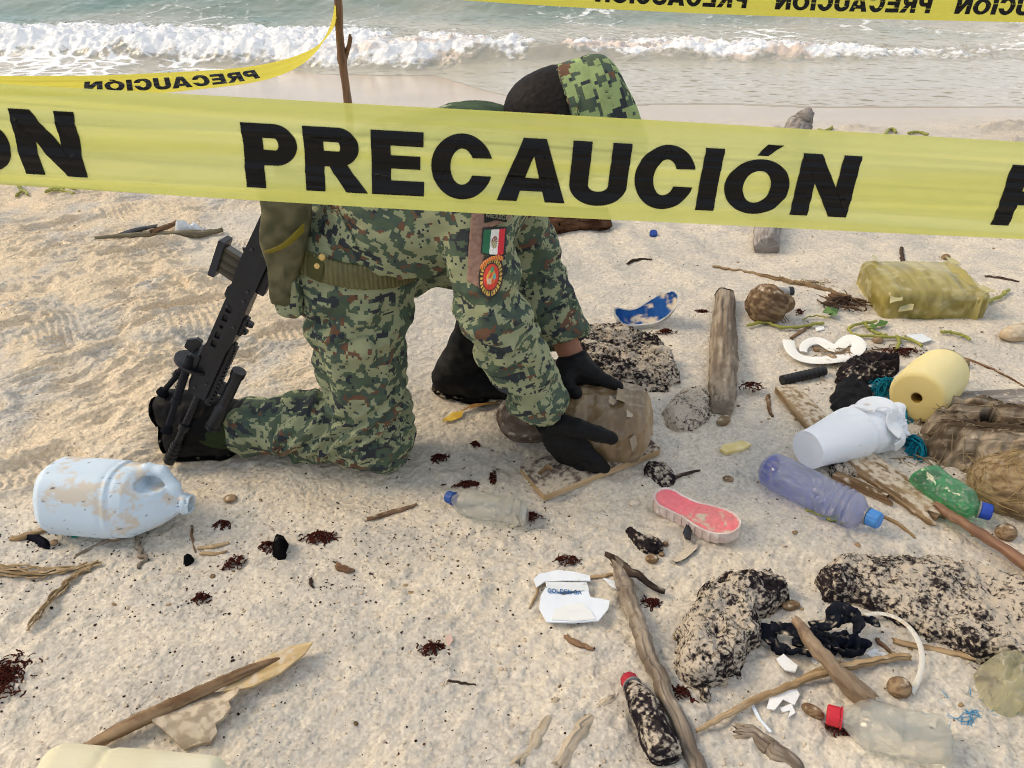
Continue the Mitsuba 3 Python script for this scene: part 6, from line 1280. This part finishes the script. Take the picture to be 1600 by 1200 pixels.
for i, (pts, up, r) in enumerate((([(1206, 978), (1204, 1004), (1228, 1016), (1266, 1018), (1300, 1016)], [.02, .014, .012, .012, .014], .015), ([(1206, 980), (1232, 984), (1262, 990), (1290, 996), (1326, 990)], [.03, .03, .026, .024, .03], .011), ([(1268, 978), (1296, 974), (1304, 958), (1318, 950), (1336, 962), (1340, 984), (1330, 1002)], [.02, .03, .045, .05, .045, .03, .02], .013), ([(1300, 1000), (1330, 1006), (1352, 1012)], [.018, .016, .012], .016), ([(1270, 984), (1310, 972), (1350, 966), (1372, 978)], [.026, .034, .03, .016], .007), ([(1244, 1010), (1276, 1000), (1314, 1018), (1350, 1014)], [.01, .02, .012, .01], .010))):
    add(sk + '__strap', tube(path_on(pts, up, 70, .003, i), r, 16, flat=.30), dusted((.008, .010, .018), .22, 130, i + 2, .3, .10, (.016, .018, .026)), 'rough', 50)
one('ribbed_grip', 'short black ribbed rubber grip on the sand', 'grip', tube(path_on([(1222, 594), (1254, 587), (1288, 579)], .014, 70), [.0135 - .0022 * (math.sin(i * 2 * math.pi / 7) > .2) for i in range(70)], 20), (.010, .011, .013), 'satin', 50)
shk = thing('black_shoe', 'crumpled black and grey shoe beside the yellow float', 'shoe'); crust_add(shk, mound([(1308, 592), (1320, 570), (1360, 562), (1400, 566), (1404, 584), (1372, 600), (1330, 606)], .026, .022, .008, 34, 44, .0036, ridge=(20, 8, 40)), .14)
add(shk + '__sole_edge', tube(path_on([(1316, 602), (1352, 604), (1388, 596), (1410, 578)], [.02, .018, .018, .022], 30), .006, 8, flat=.5), vary((.40, .40, .42), (.58, .58, .58), 60), 'satin', 60); add(shk + '__lining', sheet([(1314, 580), (1330, 570), (1362, 574), (1350, 584), (1326, 588)], .004, .024, .03, 5), vary((.55, .56, .58), (.66, .66, .66), 50), 'satin', 40)
k = thing('black_cloth', 'matt black cloth lump between the shoe and the white cup', 'cloth'); add(k, mound([(1300, 612), (1306, 596), (1340, 592), (1366, 606), (1362, 630), (1330, 644), (1304, 636)], .030, .03, .008, 26, 45), vary((.006, .006, .008), (.014, .014, .016), 60), 'cloth', True)
def tangle(name, label, cat, px, n, r, col, spread, h, seed, L=.06, mat='matte', parts=None):
    g = np.random.default_rng(seed); c = G(*px); V, F, o = [], [], 0
    for i in range(n):
        p = c + np.array([g.normal(0, spread[0]), g.normal(0, spread[1]), 0]); a = g.uniform(0, 6.3); pts = []
        for s in range(6):
            pts.append([p[0], p[1], 0]); a += g.uniform(-1, 1); p = p + np.array([math.cos(a), math.sin(a), 0]) * L / 6
        pts = np.array(pts); d = np.hypot((pts[:, 0] - c[0]) / (spread[0] * 2.2), (pts[:, 1] - c[1]) / (spread[1] * 2.2)); pts[:, 2] = beach(pts[:, 0], pts[:, 1], False) + r + h * np.clip(1 - d ** 2, 0, 1) * g.uniform(.1, 1)
        t = tube(smooth_path(pts, 8), r * g.uniform(.6, 1.3), 4, cap=False); V.append(np.array(t.vertices)); F.append(np.array(t.faces) + o); o += len(t.vertices)
    return one(name, label, cat, (np.vstack(V), np.vstack(F)), col, mat, True)
TEAL = lambda v, n: mixc([.004, .12, .19], [.02, .26, .36], N(v, 80, 3, 2))
tangle('rope_tangle', 'teal rope tangle between the black shoe and the yellow float', 'rope', (1382, 612), 110, .0017, TEAL, (.032, .014), .04, 3); tangle('rope_tangle', 'teal frayed rope between the white cup and the rotten driftwood', 'rope', (1428, 704), 130, .0017, TEAL, (.013, .024), .055, 4); tangle('rope_tangle', 'teal rope strands hanging below the yellow float', 'rope', (1408, 648), 60, .0016, TEAL, (.010, .026), .04, 5); tangle('rope_tangle', 'small teal rope scrap in front of the palm husk', 'rope', (1508, 733), 30, .0018, TEAL, (.018, .008), .02, 6)
tangle('blue_fibres', 'thin pale blue fibres at the lower right corner', 'rope', (1516, 1117), 40, .0008, (.10, .30, .52), (.016, .008), .008, 7); tangle('dry_grass', 'dry grass and stems behind the white cup', 'grass', (1330, 560), 60, .0014, grain([.16, .11, .06], [.34, .25, .15], [1, 0, 0], 100, 10, 3), (.05, .03), .02, 8); tangle('dry_grass', 'dry stems in front of the rotten driftwood', 'grass', (1440, 722), 40, .0016, grain([.20, .14, .08], [.40, .30, .19], [1, 0, 0], 100, 10, 4), (.05, .02), .03, 9, .12)
tangle('dry_grass', 'dark stem litter under the left of the olive bale', 'grass', (1318, 474), 36, .0024, grain([.06, .04, .03], [.18, .12, .08], [1, 0, 0], 100, 10, 5), (.025, .012), .02, 10, .08); tangle('dry_grass', 'frayed dry fibres on the thin branch', 'grass', (1272, 447), 40, .0010, grain([.24, .17, .09], [.38, .29, .17], [1, 0, 0], 100, 10, 6), (.035, .010), .02, 11)
SEAW = lambda v, n: mixc([.018, .007, .007], [.095, .026, .018], N(v, 160, 5, 2))
SW = [((500, 842), .020, .008, 46, 'reddish seaweed clump right of the black pebble'), ((418, 855), .010, .008, 16, 'small brown seaweed bit left of the black pebble'), ((8, 1062), .022, .026, 120, 'large dark red seaweed clump at the left edge'), ((676, 1016), .013, .008, 26, 'reddish brown seaweed tuft on the open sand below centre'), ((348, 818), .011, .005, 20, 'small red seaweed tuft above the reed pieces'), ((770, 745), .006, .018, 36, 'dark seaweed strip standing up above the clear bottle'), ((732, 758), .020, .005, 34, 'dark seaweed fringe along the clear bottle with the blue cap'), ((828, 814), .014, .006, 24, 'reddish seaweed at the foot of the crushed clear bottle'), ((685, 718), .012, .008, 22, 'dark seaweed crumbs right of the kneeling knee'), ((742, 696), .008, .006, 14, 'tiny red seaweed tuft in front of the stone'),
      ((1095, 487), .018, .006, 30, 'red seaweed strip right of the blue sole'), ((1040, 520), .014, .005, 24, 'red seaweed under the blue sole'), ((975, 496), .008, .004, 14, 'small red seaweed behind the blue sole'), ((1172, 612), .018, .010, 34, 'brown seaweed left of the broken plank end'), ((1308, 1142), .013, .007, 26, 'dark red seaweed below the red bottle cap'), ((1478, 1166), .012, .007, 24, 'dark red seaweed at the base of the clear bottle'), ((1066, 1086), .010, .008, 18, 'dark seaweed left of the tall crusted lump'), ((368, 882), .014, .010, 22, 'grey brown seaweed scatter below the reed pieces'), ((885, 876), .014, .006, 20, 'dark seaweed above the white shards'), ((1020, 942), .012, .006, 20, 'brown seaweed crumbs under the burnt stick'), ((315, 936), .008, .007, 16, 'small dark seaweed tuft on the sand at the left'), ((100, 815), .030, .008, 40, 'dark seaweed litter under the blue jug'), ((1248, 490), .006, .005, 12, 'tiny red seaweed below the coconut'), ((262, 360), .05, .02, 60, 'brown seaweed tangled in the far left litter'), ((1400, 552), .05, .012, 60, 'dark seaweed band behind the black shoe'), ((1540, 1062), .012, .01, 14, 'brown seaweed by the torn olive bag')]
for i, (p, a, b, n_w, l) in enumerate(SW): tangle('seaweed', l, 'seaweed', p, int(n_w * 2.2), .0013, SEAW, (a * .75, b * .8), .012, 40 + i, .015)
GV = lambda v, n: mixc([.17, .19, .03], [.34, .33, .07], N(v, 40, 5, 2))
def vine(label, lines, leaves, r=.0042):
    k = thing('green_vine', label, 'vine')
    for i, p in enumerate(lines):
        P = path_on(p, .010, 40, .004, i); q = np.linspace(0, 1, 40); add(k + '__stem', tube(P, r * (1 + .35 * np.exp(-(((q * 5) % 1 - .5) / .08) ** 2)), 8), GV, 'satin', True)
    for i, (x, y, w) in enumerate(leaves): add(k + '__leaf', sheet([(x - w, y + 2), (x - w * .3, y - 5), (x + w, y - 3), (x + w * .4, y + 5)], .001, .014, .05, i, .006), vary((.05, .12, .02), (.11, .20, .04), 60, i), 'satin', 40)
vine('green vine runner below the coconut', [[(1170, 509), (1200, 505), (1222, 512), (1250, 510), (1287, 504)]], []); vine('short leafy green sprig behind the first vine', [[(1256, 500), (1272, 494), (1292, 496)]], [(1292, 495, 10), (1300, 497, 8)], .002)
vine('curled green vine tangle in front of the olive bale', [[(1372, 502), (1345, 506), (1328, 514), (1336, 524), (1370, 526), (1410, 528), (1440, 540)], [(1350, 504), (1366, 518), (1386, 524)], [(1400, 524), (1406, 536), (1398, 546)]], [(1376, 512, 10), (1362, 516, 8)]); vine('green vine piece right of the olive bale', [[(1472, 518), (1496, 522), (1516, 530)]], []); vine('green vine shoot standing at the far right', [[(1524, 474), (1548, 470), (1576, 452)]], [], .0052)
vine('green vine piece at the far left below the tape', [[(26, 306), (36, 298), (44, 304)], [(28, 290), (38, 300)]], [], .005); vine('second green vine piece at the far left below the tape', [[(72, 300), (90, 297), (114, 296)], [(76, 298), (92, 293), (116, 292)]], [], .006); vine('green and brown stems on the far tide line', [[(1384, 210), (1392, 200), (1400, 206)], [(1420, 208), (1434, 206), (1450, 210)], [(1278, 202), (1290, 204), (1300, 198)]], [], .007)
vine('thin green weed beside the lavender blue bottle', [[(1262, 796), (1282, 806), (1322, 818)]], [(1300, 812, 10)], .002)
ob = thing('olive_bag', 'torn transparent olive plastic bag at the right edge', 'plastic bag'); scene[ob] = ply(mound([(1528, 1046), (1560, 1036), (1612, 1046), (1640, 1090), (1600, 1104), (1550, 1096), (1532, 1072)], .04, .025, .016, 30, 61, .004, ridge=(30, 14, 30)), 'film_olive', smooth=True)
# litter far left
stick('black_strip', 'flat black slat in the far left litter', 'slat', [(190, 361), (215, 357), (242, 354)], [.014, .016, .012], ([.012, .013, .016], [.03, .03, .034]), up=.016, flat=.4, mat='satin'); stick('driftwood_branch', 'grey green branch lying in the far left litter', 'branch', [(150, 372), (250, 366), (300, 366), (346, 360)], [.006, .012, .015, .008], ([.15, .13, .09], [.26, .23, .16], SANDC), up=.012); stick('driftwood_branch', 'short dark branch crossing the far left litter', 'branch', [(238, 366), (262, 354), (276, 346)], [.008, .010, .006], BW, up=.02)
wf = [(270, 358), (280, 348), (300, 345), (314, 350), (312, 360), (296, 358)]; k = thing('white_film', 'crumpled white plastic film in the far left litter', 'plastic film'); add(k, mound(wf, .05, .05, .016, 26, 64, ridge=(50, 16, 30)), white_col(5, .12, (.66, .69, .73)), 'gloss', True)
blob('driftwood_root', 'tan root like piece cut by the right edge beyond the vine', 'driftwood', (1590, 520), (.06, .03, .025), grain([.40, .30, .19], [.55, .43, .29], [1, .4, 0], 90, 12, 4, SANDC, .4), 20, 0, .12, 40, .5)

# ---------------------------------------------------------------- uncountable crumbs and specks
def scatter(key, label, n, size, dens, col, seed, flat=.6, mat='matte'):
    g = np.random.default_rng(seed); k = 0; P = []
    while k < n:
        x = g.uniform(-1.9, 2.1, 6000); y = g.uniform(.5, 3.4, 6000); ok = g.uniform(0, 1, 6000) < dens(x, y); P.append(np.stack([x[ok], y[ok]], 1)); k += ok.sum()
    P = np.vstack(P)[:n]; z = beach(P[:, 0], P[:, 1]); base = trimesh.creation.icosahedron(); bv, bf = np.array(base.vertices), np.array(base.faces)
    s = size[0] * (size[1] / size[0]) ** (g.uniform(0, 1, n) ** 2.2); sc = s[:, None] * np.stack([g.uniform(.8, 1.5, n), g.uniform(.6, 1.2, n), np.full(n, flat)], 1); a = g.uniform(0, 6.3, n); ca, sa = np.cos(a), np.sin(a)
    v = bv[None] * sc[:, None] * g.uniform(.6, 1.3, (n, 12, 1)); v = np.stack([v[..., 0] * ca[:, None] - v[..., 1] * sa[:, None], v[..., 0] * sa[:, None] + v[..., 1] * ca[:, None], v[..., 2]], -1)
    v += np.c_[P, z + sc[:, 2] * .4][:, None]; F = (bf[None] + np.arange(n)[:, None, None] * 12).reshape(-1, 3)
    c = np.repeat(col(g, n), 12, 0); scene[key] = ply((v.reshape(-1, 3), F), mat, smooth=True, color=c); labels[key] = {'label': label, 'category': 'debris', 'kind': 'stuff'}
belt_d = lambda x, y: np.exp(-((y - 1.16 - .10 * np.sin(2 * x)) / .13) ** 2) * sstep(.25, -.1, x)
right_d = lambda x, y: .55 * np.exp(-((x - .95) / .5) ** 2 - ((y - 1.5) / .6) ** 2) + .3 * np.exp(-((x - .65) / .4) ** 2 - ((y - .85) / .25) ** 2)
pat = lambda x, y: sstep(-.08, .22, n2(x, y, 6, 301, 3))
scatter('dark_specks', 'small dark plant specks scattered over the sand', 5000, (.0009, .0028), lambda x, y: np.clip((1.0 * belt_d(x, y) * (.25 + pat(x, y)) + .11 * sstep(1.5, .8, y) * sstep(.35, -.2, x) + .75 * right_d(x, y) * pat(x, y) + .02) * np.clip(1.4 - .35 * trampled(x, y) * 3, .1, 1), 0, 1), lambda g, n: np.array([.022, .013, .011]) * g.uniform(.5, 2.4, (n, 1)) * np.array([1, 1, 1]) + (g.uniform(0, 1, (n, 1)) < .2) * [.06, .02, .012], 5)
scatter('straw_specks', 'tan wood and straw crumbs scattered over the sand', 700, (.0018, .0055), lambda x, y: np.clip(.5 * belt_d(x, y) + .9 * right_d(x, y) + .06, 0, 1), lambda g, n: np.array([.24, .165, .095]) * g.uniform(.5, 1.6, (n, 1)), 6, .35)
scatter('sand_crumbs', 'small clods of sand lying on the beach', 7000, (.0010, .0034), lambda x, y: np.clip(.9 * trampled(x, y) * pat(x, y) + .34 * sstep(1.5, .8, y) + .06, 0, 1), lambda g, n: np.array([.60, .50, .375]) * g.uniform(.82, 1.10, (n, 1)), 7, .8, 'rough')
scatter('shell_grit', 'white shell grit and chips scattered over the sand', 260, (.0018, .0045), lambda x, y: .3 + 0 * x, lambda g, n: np.array([.72, .68, .62]) * g.uniform(.8, 1.1, (n, 1)), 8, .4)
